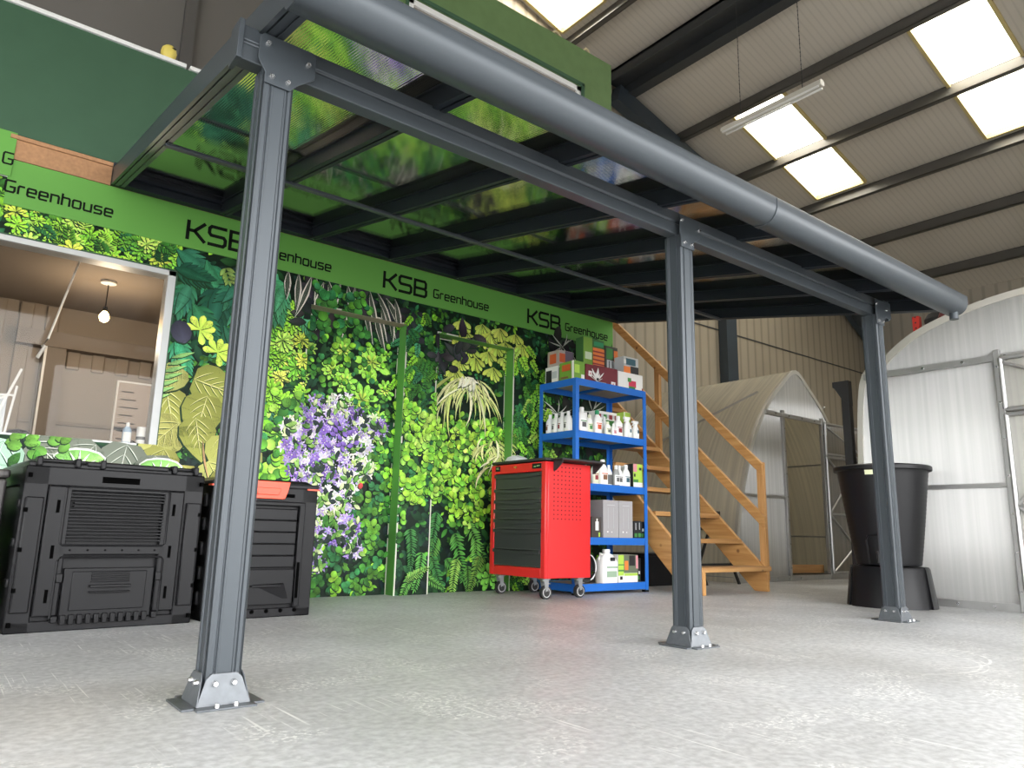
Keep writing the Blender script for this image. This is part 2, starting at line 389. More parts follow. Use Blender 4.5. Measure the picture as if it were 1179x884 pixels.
# bracing behind the parapet
b = MB(); b.bar((2.6, 2.88, 5.0), (4.4, 2.88, 7.4), .1, .06)
struct(b.build('brace_beam', M('grey steel in the liner'), smooth=0))

# ------------------------------------------------------------------ office block: printed foliage wall
WX0, WX1, WZ = -1.6, 5.30, 2.53
D1 = (2.077, 2.903, 2.148); D2 = (3.22, 4.027, 2.138); WIN = (-.95, 1.122, .998, 2.172)
rng = random.Random(11)
LV, LC, LF = [], [], []
OUT = (.010,.028,.012)
PROF = {'ovate': [(0,.05),(.18,.62),(.42,1),(.66,.86),(.86,.45),(1,.02)],
        'round': [(0,.1),(.15,.72),(.4,1),(.65,.98),(.87,.66),(1,.12)],
        'obov':  [(0,.08),(.25,.4),(.5,.78),(.72,1),(.9,.72),(1,.1)],
        'lance': [(0,.1),(.2,.7),(.4,1),(.6,.8),(.8,.45),(1,.01)],
        'heart': [(-.16,.55),(0,.92),(.25,1),(.5,.8),(.78,.4),(1,.01)]}
def jit(c, a=.18):
    k = 1 + rng.uniform(-a, a); return tuple(max(0, min(1, v*k*(1+rng.uniform(-a/2, a/2)))) for v in c)
DEPTH = [1.0, 0.0]           # brightness of the current clump, strength of the dark outline
def leaf(x, z, ang, L, W, col, kind='ovate', bend=0.0, base=.55, tip=1.15, rib=1.25):
    if DEPTH[1] and col != OUT:
        leaf(x-.003, z-.007, ang, L*1.03, W*1.06, OUT, kind, bend, 1, 1, 1)
    if DEPTH[0] != 1 and col != OUT: col = tuple(v*DEPTH[0] for v in col)
    y = -.0004 - len(LF)*6e-8
    o = len(LV); px, pz, a = x, z, ang; t0 = PROF[kind][0][0]
    for i, (t, w) in enumerate(PROF[kind]):
        dt = t - t0; t0 = t; a = ang + bend*t
        px += math.cos(a)*L*dt; pz += math.sin(a)*L*dt
        hw = W*.5*w; nx, nz = -math.sin(a)*hw, math.cos(a)*hw
        k = base + (tip-base)*max(t, 0)
        for s, kk in ((1, .86*k), (0, rib*k), (-1, 1.02*k)):
            LV.append((px + nx*s, y, pz + nz*s)); LC.append(tuple(min(1, v*kk) for v in col))
    for i in range(len(PROF[kind])-1):
        q = o + i*3; LF.append((q, q+1, q+4, q+3)); LF.append((q+1, q+2, q+5, q+4))
def rosette(x, z, r, n, col, kind='obov', wid=.38, layers=2, tilt=0.0, base=.5):
    DEPTH[0] = rng.uniform(.62, 1.12)
    for k in range(layers):
        rr = r*(1-.38*k); off = rng.uniform(0, 6.28); c = tuple(v*(1+.28*k) for v in col)
        for i in range(n):
            a = off + 2*math.pi*i/n + rng.uniform(-.2, .2); q = 1 - .35*tilt*max(0, math.sin(a))
            leaf(x, z, a, rr*q*rng.uniform(.85, 1.1), rr*wid, jit(c, .12), kind, rng.uniform(-.3, .3), base, 1.15)
def sprig(x, z, ang, L, n, ll, col, kind='ovate', wid=.5, bend=0.0, stem=True, tiltn=1.0):
    a = ang; px, pz = x, z; st = L/n; DEPTH[0] = rng.uniform(.5, 1.1)
    for i in range(n):
        a = ang + bend*i/n; px += math.cos(a)*st; pz += math.sin(a)*st
        f = ll*(1 - .55*(i/n)**1.5)
        for s in (1, -1):
            leaf(px, pz, a + s*tiltn*rng.uniform(.85, 1.15), f*rng.uniform(.85, 1.1), f*wid, jit(col), kind, -s*.3)
    leaf(px, pz, a, ll*.6, ll*.6*wid, jit(col), kind)
def blade(x, z, ang, L, W, bend, edge=(.62,.58,.5), core=(.05,.06,.045)):
    leaf(x, z, ang, L, W, edge, 'lance', bend, .7, 1, 1)
    leaf(x, z, ang, L*.95, W*.55, core, 'lance', bend, .8, 1, 1.3)
def split(x, z, ang, L, col, n=7):
    DEPTH[0] = rng.uniform(.6, 1.5)
    for i in range(n):
        t = .12 + .8*i/n
        for s in (1, -1):
            leaf(x+math.cos(ang)*L*t, z+math.sin(ang)*L*t, ang+s*(1.25-.7*t), L*(.5-.28*abs(t-.35)), L*.13, jit(col, .2), 'lance', -s*.5, .6, 1.1)
    leaf(x, z, ang, L, L*.3, jit(col), 'lance', 0, .8, 1.1, 1.6)
def flower(x, z, r, col, n=5):
    off = rng.uniform(0, 6)
    for i in range(n): leaf(x, z, off+2*math.pi*i/n+rng.uniform(-.2, .2), r*rng.uniform(.8, 1.15), r*.42, jit(col, .14), 'ovate', 0, .7, 1.1, 1.1)
    leaf(x-r*.12, z, 0, r*.25, r*.25, (.75,.7,.45), 'round')
def veined(x, z, ang, L, W, col, vein, kind='heart'):
    vein = tuple(.45*v+.55*c for v, c in zip(vein, col)) if col[0] > .3 else vein
    DEPTH[0] = rng.uniform(.75, 1.08)
    leaf(x, z, ang, L, W, col, kind, 0, .78, 1.08, 1.1)
    leaf(x, z, ang, L*.95, L*.022, vein, 'lance', 0, 1, 1, 1)
    for t in (.02, .2, .38, .56):
        for s in (1, -1):
            leaf(x+math.cos(ang)*L*t, z+math.sin(ang)*L*t, ang+s*(.95-.3*t), L*(.46-.3*t), L*.016, vein, 'lance', -s*.35, 1, 1, 1)
def scatter(n, x0, x1, z0, z1, l0, l1, cols, kinds=('ovate',), wid=.5, base=.5):
    for _ in range(n):
        L = rng.uniform(l0, l1)
        leaf(rng.uniform(x0, x1), rng.uniform(z0, z1), rng.uniform(0, 6.283), L, L*wid*rng.uniform(.8, 1.2), jit(rng.choice(cols), .25), rng.choice(kinds), rng.uniform(-.5, .5), base)
DK = [(.008,.03,.012), (.012,.045,.02), (.018,.06,.02), (.01,.02,.018)]
MD = [(.035,.14,.025), (.05,.19,.03), (.03,.15,.05), (.08,.24,.03)]
LM = [(.20,.46,.035), (.27,.54,.05), (.15,.40,.04), (.34,.58,.09)]
YL = [(.52,.62,.10), (.45,.56,.07), (.60,.66,.20)]
BG = [(.025,.13,.06), (.03,.17,.08), (.05,.22,.10), (.02,.09,.05)]
OL = [(.30,.30,.075), (.36,.36,.11), (.25,.27,.06)]
PU = [(.24,.15,.46), (.34,.25,.56), (.48,.40,.66), (.64,.58,.74), (.17,.09,.38)]
PW = [(.66,.68,.56), (.62,.62,.62), (.52,.60,.34)]
# underpainting over the whole wall
scatter(2600, WX0, WX1, 0, WZ, .06, .15, DK, ('ovate', 'round', 'lance'))
scatter(1500, WX0, WX1, 0, WZ, .04, .10, DK + MD, ('ovate', 'round'))
for _ in range(900):
    x, z = rng.uniform(1.2, WX1), rng.uniform(0, WZ); c = rng.choice(MD+MD+LM[:1]+DK); DEPTH[0] = rng.uniform(.3, 1.0)
    for i in range(rng.randint(2, 4)): leaf(x+rng.uniform(-.03,.03), z+rng.uniform(-.03,.03), rng.uniform(0, 6.28), rng.uniform(.03,.06), rng.uniform(.02,.04), jit(c, .25), rng.choice(('round','ovate','obov')), rng.uniform(-.4,.4), .5)
scatter(500, WX0, .13, 2.3, WZ, .05, .1, DK+MD+LM, ('obov',), .4)
DEPTH[:] = [1.0, 1.0]
# above and beside the window: tips of evergreen shrubs in lime on dark
for _ in range(120):
    x, z = rng.uniform(-1.0, 1.15), rng.uniform(2.12, 2.36)
    sprig(x, z, rng.uniform(-.6, 3.6), rng.uniform(.06, .13), 6, .055, rng.choice(LM+MD), 'obov', .42, 0)
    if rng.random() < .6: rosette(x+rng.uniform(-.1, .1), z, rng.uniform(.04, .075), 9, rng.choice(LM+YL[1:2]), 'obov', .32)
# dark split leaves right of the window
for x, z, a, L in ((1.10,2.33,-.6,.30), (1.30,2.30,-1.2,.34), (1.22,2.12,-1.9,.26), (1.42,2.16,-1.7,.38), (1.62,2.28,-2.2,.32), (1.55,2.02,-1.3,.34), (1.24,1.98,-1.0,.30),
                   (1.72,2.10,-1.9,.34), (1.66,1.85,-2.3,.3), (1.46,1.86,-.9,.3), (1.78,1.78,-1.4,.32), (1.80,2.32,-1.7,.3), (1.16,1.72,-1.2,.24), (1.75,1.5,-1.4,.3), (1.1,2.2,-.2,.25)):
    split(x, z, a, L, rng.choice(BG))
for x, z in ((1.5,2.27), (1.62,2.2), (1.7,2.3), (1.42,2.3), (1.66,2.12)): sprig(x, z, -1.2, .12, 4, .07, (.24,.36,.09), 'ovate', .45)
for x, z, r in ((1.305,1.80,.105), (1.435,1.665,.10)):
    for a in (.2, .75, 1.4, 2.2, 3.0, -.5, -1.3): leaf(x, z, a, r, r*.46, jit((.52,.74,.10), .08), 'obov', 0, .75, 1.1)
leaf(1.16, 1.84, -1.2, .16, .13, (.05,.05,.075), 'round')
# caladium leaves, olive yellow
for x, z, a, L in ((1.365,1.53,-1.1,.22), (1.30,1.46,-.25,.30), (1.14,1.36,-1.3,.26), (1.40,1.36,-1.75,.30), (1.24,1.16,-2.3,.30), (1.34,1.20,-1.35,.26), (1.52,1.10,-1.4,.26), (1.17,.98,-1.8,.26),
                   (1.45,.92,-1.0,.28), (1.30,.88,-1.6,.24), (1.60,.86,-1.9,.24), (1.22,1.52,-2.2,.2), (1.62,1.34,-1.3,.24), (1.70,1.05,-1.6,.25), (1.1,.86,-1.2,.2)):
    veined(x, z, a, L, L*.92, jit(rng.choice(OL), .1), (.68,.64,.28))
for i in range(7): leaf(1.03+.02*i, 1.28+.05*i, .4, .15, .03, (.20,.38,.12), 'lance')
leaf(1.40, 1.06, -1.5, .3, .014, (.4,.25,.12), 'lance', .3)
# below the window: grey leaves with white veins and pale green hearts
for x, z, a, L in ((-.9,.93,-.9,.34), (-.5,.9,-1.8,.36), (-.2,.96,-1.2,.36), (.22,.98,-1.9,.40), (.62,.99,-1.4,.34), (.95,.99,-1.7,.34), (1.12,.93,-1.5,.3), (.78,.97,-2.3,.28), (.45,.96,-.7,.28)):
    veined(x, z, a, L, L*.85, (.16,.18,.14), (.50,.52,.46))
for x, z, r in ((.70,.885,.14), (1.16,.865,.13), (-.3,.86,.14)):
    leaf(x-r, z, 0, 2*r, r*.8, (.80,.84,.74), 'round'); leaf(x-r*.92, z, 0, 2*r*.92, r*.62, (.22,.50,.12), 'round')
    for k in range(5): leaf(x, z-.06, .5+.55*k, r*.75, .014, (.7,.8,.6), 'lance')
veined(.31, .96, -1.75, .34, .26, (.42,.64,.48), (.7,.82,.72)); veined(-1.1, .96, -1.3, .34, .28, (.42,.64,.48), (.7,.82,.72))
for _ in range(16): leaf(rng.uniform(.3,.6), rng.uniform(.9,.99), rng.uniform(-1, 1), .07, .05, jit((.13,.34,.05)), 'round')
scatter(260, WX0, 1.9, 0, .84, .06, .12, MD+OL, ('round', 'ovate'))
# centre left: lime tips in dense fans
for _ in range(66):
    x, z = rng.uniform(1.70, 2.14), rng.uniform(1.36, 2.10)
    rosette(x, z, rng.uniform(.05, .11), 10, rng.choice(LM+YL[:2]), 'obov', .26, 2, .6, .28)
for x, z, a in ((1.75,2.28,-1), (1.8,2.18,-1.4), (1.86,2.26,-1.8), (2.0,2.1,-1)): split(x, z, a, .24, (.05,.2,.09))
scatter(150, 1.62, 2.1, .85, 1.42, .05, .09, LM+MD, ('round',), .9)
# striped grassy blades hanging from the top
scatter(60, 1.98, 3.0, 2.0, 2.36, .08, .16, [(.02,.022,.025), (.03,.025,.03)], ('ovate',))
for x, z, a, L, b in ((1.96,2.36,-1.5,.30,-.1), (2.06,2.36,-1.75,.36,-.2), (2.10,2.36,-1.35,.42,-.3), (2.16,2.34,-1.8,.42,.1), (2.30,2.36,-1.75,.40,-.25), (2.36,2.36,-1.4,.28,.2), (2.42,2.36,-1.6,.46,-.1),
                      (2.55,2.36,-1.35,.42,.1), (2.62,2.36,-1.0,.40,-.2), (2.70,2.33,-.8,.34,-.4), (2.78,2.34,-1.2,.36,-.3), (2.20,2.36,-1.1,.3,-.9), (1.88,2.36,-1.55,.22,0), (2.66,2.26,-1.3,.4,.1)):
    blade(x, z, a, L, .055, b)
scatter(70, 2.1, 2.6, 1.95, 2.3, .05, .09, MD, ('round',), .85)
# big pale green whorls
for x, z, r in ((2.665,1.815,.17), (2.60,1.50,.145), (2.41,1.87,.12), (2.44,1.63,.11), (2.74,1.38,.10), (2.33,1.70,.09), (2.80,1.60,.09)):
    rosette(x, z, r, 9, (.22,.50,.06), 'obov', .36, 2, 0, .55); rosette(x, z, r*.42, 6, (.50,.68,.10), 'obov', .4, 1)
scatter(150, 2.05, 2.85, 1.3, 1.95, .03, .06, MD+LM[:1], ('round',), .85)
# clover-like rounds through the middle and low down
for x0, x1, z0, z1, k in ((2.0,2.9,0,.55,300), (2.55,2.95,.3,1.35,260), (2.9,3.3,.75,2.1,330), (1.9,2.2,.0,.5,120)):
    for _ in range(k//3):
        x, z = rng.uniform(x0, x1), rng.uniform(z0, z1); c = rng.choice(LM[:3]+MD+MD); DEPTH[0] = rng.uniform(.45, 1.15)
        for i in range(3): leaf(x, z, rng.uniform(0, 6.28), rng.uniform(.035,.065), .05, jit(c, .2), 'round', 0, .6)
# the flower mass
fl = [(2.06,1.10,.13), (2.14,1.26,.13), (2.28,1.36,.14), (2.42,1.40,.13), (2.55,1.30,.13), (2.68,1.27,.11), (2.76,1.28,.08), (2.22,1.12,.16), (2.40,1.18,.17), (2.56,1.10,.15), (2.10,.92,.13),
      (2.26,.90,.15), (2.42,.96,.14), (2.52,.86,.10), (2.14,.72,.12), (2.22,.55,.10), (2.30,.42,.09), (2.48,.66,.11), (2.56,.50,.09), (2.60,.34,.07), (2.44,.44,.07), (2.36,.70,.10), (2.32,.24,.06), (2.66,.96,.07), (2.0,1.2,.08)]
for x, z, r in fl:
    DEPTH[1] = 0.0; tone = rng.random()
    for _ in range(int(46*r/.13)):
        a, q = rng.uniform(0, 6.28), r*math.sqrt(rng.random()); DEPTH[0] = rng.uniform(.55, 1.1)
        flower(x+q*math.cos(a), z+q*math.sin(a), rng.uniform(.02, .044), rng.choice(PU+PU[:2] if tone < .5 else PU[1:4]+PW+PW+[(.34,.48,.12)]), rng.randint(3, 6))
    DEPTH[:] = [1.0, 1.0]
    for _ in range(13):
        a, q = rng.uniform(0, 6.28), r*rng.random()
        leaf(x+q*math.cos(a), z+q*math.sin(a), rng.uniform(0, 6.28), .065, .032, rng.choice([(.02,.03,.03), (.03,.05,.03), (.2,.36,.08), (.10,.25,.05), (.45,.54,.26)]), 'ovate')
for _ in range(14): leaf(2.45+rng.uniform(-.1,.1), 1.16+rng.uniform(-.1,.1), rng.uniform(0,6.28), .055, .036, (.17,.10,.36), 'ovate')
leaf(2.62, .80, 1.2, .05, .04, (.4,.05,.05), 'round')
flower(2.96, .82, .045, (.70,.62,.82), 7)
# between the doors: small leaves above, ferns below
for _ in range(60):
    x, z = rng.uniform(2.9, 3.28), rng.uniform(1.3, 2.3); sprig(x, z, rng.uniform(3.6, 5.8), .12, 6, .04, rng.choice(MD+LM[:1]+BG[2:3]), 'ovate', .5)
for x, z, a, L in ((3.36,.46,-1.9,.36), (3.52,.50,-1.3,.42), (3.30,.30,-1.2,.3), (3.14,.34,-1.6,.3), (3.08,.18,-2.2,.26), (3.62,.62,-1.0,.4), (3.74,.44,-1.5,.36), (3.44,.28,-.9,.26), (3.22,.16,-.7,.24), (3.02,.52,-1.4,.3),
                   (3.56,.28,-1.8,.3), (3.0,.1,.6,.22), (3.66,.22,-1.4,.24), (3.34,.66,-1.7,.3), (3.8,.3,-1.9,.3)):
    sprig(x, z, a, L, 17, L*.22, rng.choice([(.08,.26,.05), (.12,.32,.06), (.05,.19,.05), (.2,.38,.07)]), 'lance', .24, rng.uniform(-.4, .4), True, 1.2)
# lime spoon leaves
for _ in range(190):
    x, z = rng.uniform(3.25, 4.12), rng.uniform(.55, 1.45)
    if x < 3.45 and z < .8: continue
    DEPTH[0] = rng.uniform(.5, 1.15)
    for i in range(3): leaf(x+rng.uniform(-.03,.03), z+rng.uniform(-.03,.03), rng.uniform(0, 6.28), rng.uniform(.05,.085), rng.uniform(.04,.06), jit(rng.choice(LM+[(.30,.52,.05)]+MD[3:]), .2), rng.choice(('obov', 'round')), 0, .55)
for _ in range(70):
    x, z = rng.uniform(2.92, 3.3), rng.uniform(.7, 1.5)
    for i in range(3): leaf(x, z, rng.uniform(0, 6.28), .065, .05, jit(rng.choice(LM), .2), 'round', 0, .55)
rosette(4.02, .36, .16, 8, (.22,.46,.05), 'obov', .36, 2); rosette(3.9, .12, .13, 8, (.12,.34,.05), 'obov', .4, 2); rosette(4.15, .15, .14, 8, (.2,.42,.05))
# upper right: yellow-green fan leaves, drooping pale spikes
for x, z in ((3.45,2.30), (3.50,2.20), (3.66,2.30), (3.76,2.24), (3.86,2.30), (3.92,2.18), (4.04,2.28), (4.12,2.20), (4.02,2.08), (3.82,2.10), (3.62,2.12), (3.52,1.98), (3.46,1.88), (3.68,2.02), (3.88,1.96), (4.16,2.02)):
    for i in range(6): leaf(x, z, -1.57+.38*(i-2.5)+rng.uniform(-.1,.1), rng.uniform(.10,.15), .045, jit((.42,.52,.09), .15), 'obov', 0, .65, 1.1)
scatter(30, 3.2, 3.6, 1.85, 2.2, .1, .16, [(.03,.028,.035), (.05,.05,.055)], ('round', 'heart'))
for _ in range(60):
    x, z = rng.uniform(4.05, 4.5), rng.uniform(.9, 2.1); sprig(x, z, rng.uniform(3.4, 6.0), .12, 5, .055, rng.choice(MD+LM[:1]), 'ovate', .55)
for cx, cz, n, L0 in ((3.60,1.80,40,.46), (3.88,1.28,22,.32), (4.0,1.14,16,.30)):
    for i in range(n):
        a0 = -1.57 + rng.uniform(-1, 1); out = 1 if a0 > -1.57 else -1; DEPTH[0] = rng.uniform(.7, 1.05)
        leaf(cx+rng.uniform(-.08,.08)+.06*out, cz+rng.uniform(-.08,.03), a0+.55*out, L0*rng.uniform(.35, 1.05), rng.uniform(.018,.032), jit(rng.choice([(.55,.58,.22), (.62,.62,.32), (.42,.50,.14)]), .1), 'lance', -1.1*out*rng.uniform(.5, 1.2), .85, 1.05)
for i in range(12): leaf(3.60+rng.uniform(-.06,.06), 1.83, rng.uniform(-2.9, -.2), .13, .04, jit((.64,.60,.38), .1), 'lance', rng.uniform(-.9,.9), .9)
DEPTH[0] = 1.0
# right end: dark ground with pale skeleton leaves and small vine leaves
scatter(120, 4.5, WX1, 1.25, 2.36, .1, .2, [(.015,.016,.016), (.02,.03,.02)], ('round', 'ovate'))
for x, z, L in ((4.62,2.26,.17), (4.56,1.60,.20), (5.02,1.68,.22), (4.8,2.1,.14), (5.1,2.2,.15)):
    for i in range(10):
        a = rng.uniform(0, 6.28); leaf(x, z, a, L*rng.uniform(.6,1.1), .014, (.36,.37,.33), 'lance', rng.uniform(-.9,.9), 1, 1, 1)
for _ in range(80):
    x, z = rng.uniform(4.03, 4.5), rng.uniform(.1, 2.2); sprig(x, z, rng.uniform(3.8, 5.6), .14, 5, .05, rng.choice(MD+LM), 'ovate', .6)
scatter(140, 4.3, WX1, 0, 1.35, .05, .09, MD+LM[:2], ('round', 'ovate'), .7)

# assemble: plain dark ground sheet plus the printed leaves, cut along the openings
bm = bmesh.new(); lay = bm.loops.layers.float_color.new('Col')
me = bpy.data.meshes.new('print_tmp')
ground = [(x, .0, z) for x in (WX0, WX1) for z in (0, WZ)]
me.from_pydata(LV + ground, [], LF + [(len(LV), len(LV)+2, len(LV)+3, len(LV)+1)])
ca = me.color_attributes.new('Col', 'FLOAT_COLOR', 'CORNER')
vidx = np.empty(len(me.loops), np.int32); me.loops.foreach_get('vertex_index', vidx)
cols = np.ones((len(LV)+4, 4), np.float32); cols[:len(LV), :3] = np.minimum(np.array(LC, np.float32)*1.42, .85); cols[len(LV):, :3] = (.007, .016, .009)
ca.data.foreach_set('color', cols[vidx].ravel())
bm.free(); bm = bmesh.new(); bm.from_mesh(me); bpy.data.meshes.remove(me)
def cut(co, no, clear=False):
    bmesh.ops.bisect_plane(bm, geom=bm.verts[:]+bm.edges[:]+bm.faces[:], plane_co=co, plane_no=no, clear_outer=clear)
for co, no in (((WX0,0,0), (-1,0,0)), ((WX1,0,0), (1,0,0)), ((0,0,0), (0,0,-1)), ((0,0,WZ), (0,0,1))): cut(co, no, True)
for x in (D1[0], D1[1], D2[0], D2[1], WIN[1], WIN[0]): cut((x,0,0), (1,0,0))
for z in (D1[2], D2[2], WIN[2], WIN[3]): cut((0,0,z), (0,0,1))
def where(f):
    c = f.calc_center_median()
    if D1[0] < c.x < D1[1] and c.z < D1[2]: return 1
    if D2[0] < c.x < D2[1] and c.z < D2[2]: return 2
    if WIN[0] < c.x < WIN[1] and WIN[2] < c.z < WIN[3]: return 3
    return 0
bm.faces.ensure_lookup_table()
kinds = [where(f) for f in bm.faces]
m_print = attr_mat('printed foliage film', .42)
def print_mesh(k, name, depth):
    b2 = bm.copy(); b2.faces.ensure_lookup_table()
    bmesh.ops.delete(b2, geom=[f for f, kk in zip(b2.faces, kinds) if kk != k], context='FACES')
    for v in b2.verts: v.co.y += depth
    me = bpy.data.meshes.new(name); b2.to_mesh(me); b2.free(); me.materials.append(m_print)
    return me
wall_me = print_mesh(0, 'wall_back', 0.0)
wall_back = bpy.data.objects.new('wall_back', wall_me); COL.objects.link(wall_back); struct(wall_back)
REV = .115
for k, D, nm in ((1, D1, 'door_1'), (2, D2, 'door_2')):
    d = bpy.data.objects.new(nm, print_mesh(k, nm, REV)); COL.objects.link(d); struct(d)
    f = MB(); x0, x1, zt = D
    f.box(x1, x1+.012, -.004, REV+.01, 0, zt); f.box(x0-.012, x0, -.004, REV+.01, 0, zt)
    o = f.build('door_jamb', M('green door lining', (.085,.27,.05), .45), d, smooth=0)
    MB().box(x0-.012, x1+.012, -.004, REV+.01, zt, zt+.012).build('door_head', M('green door lining' if k == 2 else 'bare timber lining', (.085,.27,.05) if k == 2 else (.32,.27,.19), .5), d, smooth=0)
    e = MB(); e.box(x1+.004, x1+.014, -.008, -.003, 0, zt+.01); e.box(x0-.014, x0-.006, -.007, -.003, 0, zt+.012); e.box(x0-.012, x1+.012, -.008, -.003, zt+.004, zt+.013)
    e.box(x1-.006, x1-.001, REV-.004, REV-.001, 0, zt)
    if k == 2: e.box(x0, x1, REV-.004, REV-.001, zt-.012, zt-.005)
    e.build('edge_trim', m_edge, d, smooth=0)
    h = MB(); h.box(x0+.06, x0+.09, REV-.012, REV-.001, 1.0, 1.02)
    MB().box(x0+.002, x1-.002, REV+.004, REV+.04, .004, zt-.004).build('door_leaf', m_dgreen, d, smooth=0)
bm.free()
# core of the wall behind the print, end wall, room shell
wc = MB()
WT = .13
for x0, x1, z0, z1 in ((WX0, WIN[0], 0, WZ), (WIN[0], WIN[1], 0, WIN[2]), (WIN[0], WIN[1], WIN[3], WZ), (WIN[1], D1[0]-.012, 0, WZ), (D1[0]-.012, D1[1]+.012, D1[2]+.013, WZ),
                       (D1[1]+.012, D2[0]-.012, 0, WZ), (D2[0]-.012, D2[1]+.012, D2[2]+.013, WZ), (D2[1]+.012, WX1, 0, WZ)):
    wc.box(x0, x1, .002, WT, z0, z1)
wc.box(WX0, WX1, .002, WT, WZ, 2.81)
struct(wc.build('wall_back_core', m_whitep, smooth=0))
struct(MB().box(WX1-.08, WX1, WT, 2.9, 0, 2.81).build('wall_end', m_whitep, smooth=0))
struct(MB().box(WX0-.1, WX1, WT, 2.9, 2.62, 2.78).build('mezzanine_floor', m_osb, smooth=0))
# upper boards: low parapet, then the tall boarded part with a window opening
PX = 2.2
struct(MB().box(WX0, PX, -.012, .05, 2.81, 3.655).build('wall_back_low', m_dgreen, bevel=.003))
cap = MB(); cap.box(WX0, 1.02, -.03, .07, 3.655, 3.685); cap.box(1.045, PX, -.03, .07, 3.655, 3.685)
struct(cap.build('trim_1', m_whitep, bevel=.003))
W2 = (2.75, 4.875, 4.05, 5.165)
up_ = MB()
for x0, x1, z0, z1 in ((PX, W2[0], 2.81, 5.62), (W2[0], W2[1], 2.81, W2[2]), (W2[0], W2[1], W2[3], 5.62), (W2[1], WX1+.02, 2.81, 5.62)): up_.box(x0, x1, -.012, .06, z0, z1)
struct(up_.build('wall_back_upper', m_mgreen, smooth=0))
w = MB(); w.box(4.86, 4.9, -.03, -.012, W2[2], W2[3]+.03); w.box(W2[0]-.02, 4.9, -.03, -.012, W2[3], W2[3]+.04); w.box(W2[0]-.03, W2[0], -.03, -.012, W2[2], W2[3]+.04)
fr = struct(w.build('window_6', m_dgreen, bevel=.004))
w = MB(); w.box(W2[1]-.07, W2[1]-.005, -.005, .05, W2[2], W2[3]-.005); w.box(W2[0], W2[1], -.005, .05, W2[3]-.06, W2[3]-.005); w.box(W2[0], W2[0]+.06, -.005, .05, W2[2], W2[3])
w.build('window_frame', m_whitep, fr, bevel=.003)
w = MB(); w.box(W2[0]+.06, W2[1]-.07, .02, .03, W2[2], W2[3]-.06); w.build('pane', M('dull window glass', (.25,.22,.19), .15), fr, smooth=0)
for x, s in ((4.55, .1), (4.98, .08)):
    b = MB(); b.tube([(x-s, .02, 5.62), (x-s*.5, .0, 5.66), (x, .01, 5.665), (x+s*.6, .03, 5.645), (x+s*.9, .02, 5.62)], .012)
    tag(b.build('foam_strip', M('cured yellow foam', (.6,.5,.3), .8)), 'scrap of yellow foam on the tall green board top, ' + ('longer and nearer the middle' if s > .09 else 'smaller and nearer its corner'), 'foam')
# fascia and OSB strip above it
FB = MB().box(.118, WX1+.02, -.014, -.0055, 2.357, 2.645).build('fascia_sign', m_green, bevel=.0015)
tag(FB, 'long bright green fascia with black company lettering above the foliage wall', 'sign')
F2 = MB().box(WX0, .133, -.022, -.015, 2.53, 2.815).build('fascia_sign', m_green, bevel=.0015)
tag(F2, 'short green fascia piece set higher at the end of the long one', 'sign')
struct(MB().box(.10, WX1, -.016, .001, 2.648, 2.80).build('trim_2', m_osb, smooth=0)); 
b = MB(); b.box(.10, .70, -.03, -.016, 2.775, 2.80); struct(b.build('trim_3', m_osb, smooth=0))

GL = {'K': (.95, [[(0,0),(0,1)], [(.06,.5),(.38,.5),(.95,1)], [(.38,.5),(1,0)]]),
 'S': (1, [[(1,1),(.12,1),(0,.88),(0,.62),(.12,.5),(.88,.5),(1,.38),(1,.12),(.88,0),(0,0)]]),
 'B': (1, [[(0,.5),(0,1),(.84,1),(.95,.89),(.95,.6),(.85,.5),(0,.5)], [(.85,.5),(1,.38),(1,.12),(.88,0),(0,0),(0,.5)]]),
 'G': (1, [[(1,1),(.12,1),(0,.88),(0,.12),(.12,0),(.88,0),(1,.12),(1,.46),(.5,.46)]]),
 'r': (.6, [[(0,0),(0,.6),(.12,.7),(.6,.7)]]),
 'e': (.9, [[(0,.36),(.9,.36),(.9,.6),(.8,.7),(.1,.7),(0,.6),(0,.1),(.1,0),(.85,0)]]),
 'n': (.85, [[(0,0),(0,.7),(.75,.7),(.85,.6),(.85,0)]]),
 'h': (.85, [[(0,0),(0,1.02)], [(0,.7),(.75,.7),(.85,.6),(.85,0)]]),
 'o': (.9, [[(.45,.7),(.1,.7),(0,.6),(0,.1),(.1,0),(.8,0),(.9,.1),(.9,.6),(.8,.7),(.45,.7)]]),
 'u': (.85, [[(0,.7),(0,.1),(.1,0),(.85,0),(.85,.7)]]),
 's': (.85, [[(.85,.7),(.1,.7),(0,.6),(0,.42),(.1,.35),(.75,.35),(.85,.27),(.85,.1),(.75,0),(0,0)]])}
def lettering(word, x, z, h, wscale, gap, thick, y, parent):
    b = MB()
    for ch in word:
        adv, strokes = GL[ch]
        for st in strokes:
            P = [Vector((x+u*h*wscale, z+v*h)) for u, v in st]
            L, Rr = [], []
            for i, p in enumerate(P):
                d0 = (p-P[i-1]).normalized() if i else (P[1]-p).normalized()
                d1 = (P[i+1]-p).normalized() if i < len(P)-1 else d0
                nn = Vector((-(d0+d1).y, (d0+d1).x)).normalized(); k = thick/2/max(.5, nn.dot(Vector((-d0.y, d0.x))))
                e = d0*(-thick/2 if i == 0 else (thick/2 if i == len(P)-1 else 0))
                L.append(p+nn*k+e*.5); Rr.append(p-nn*k+e*.5)
            b.strip([tuple(q) for q in L], [tuple(q) for q in Rr], XYZ, y-.0012, y)
        x += adv*h*wscale + gap
    return b.build('lettering', m_ink, parent, smooth=0)
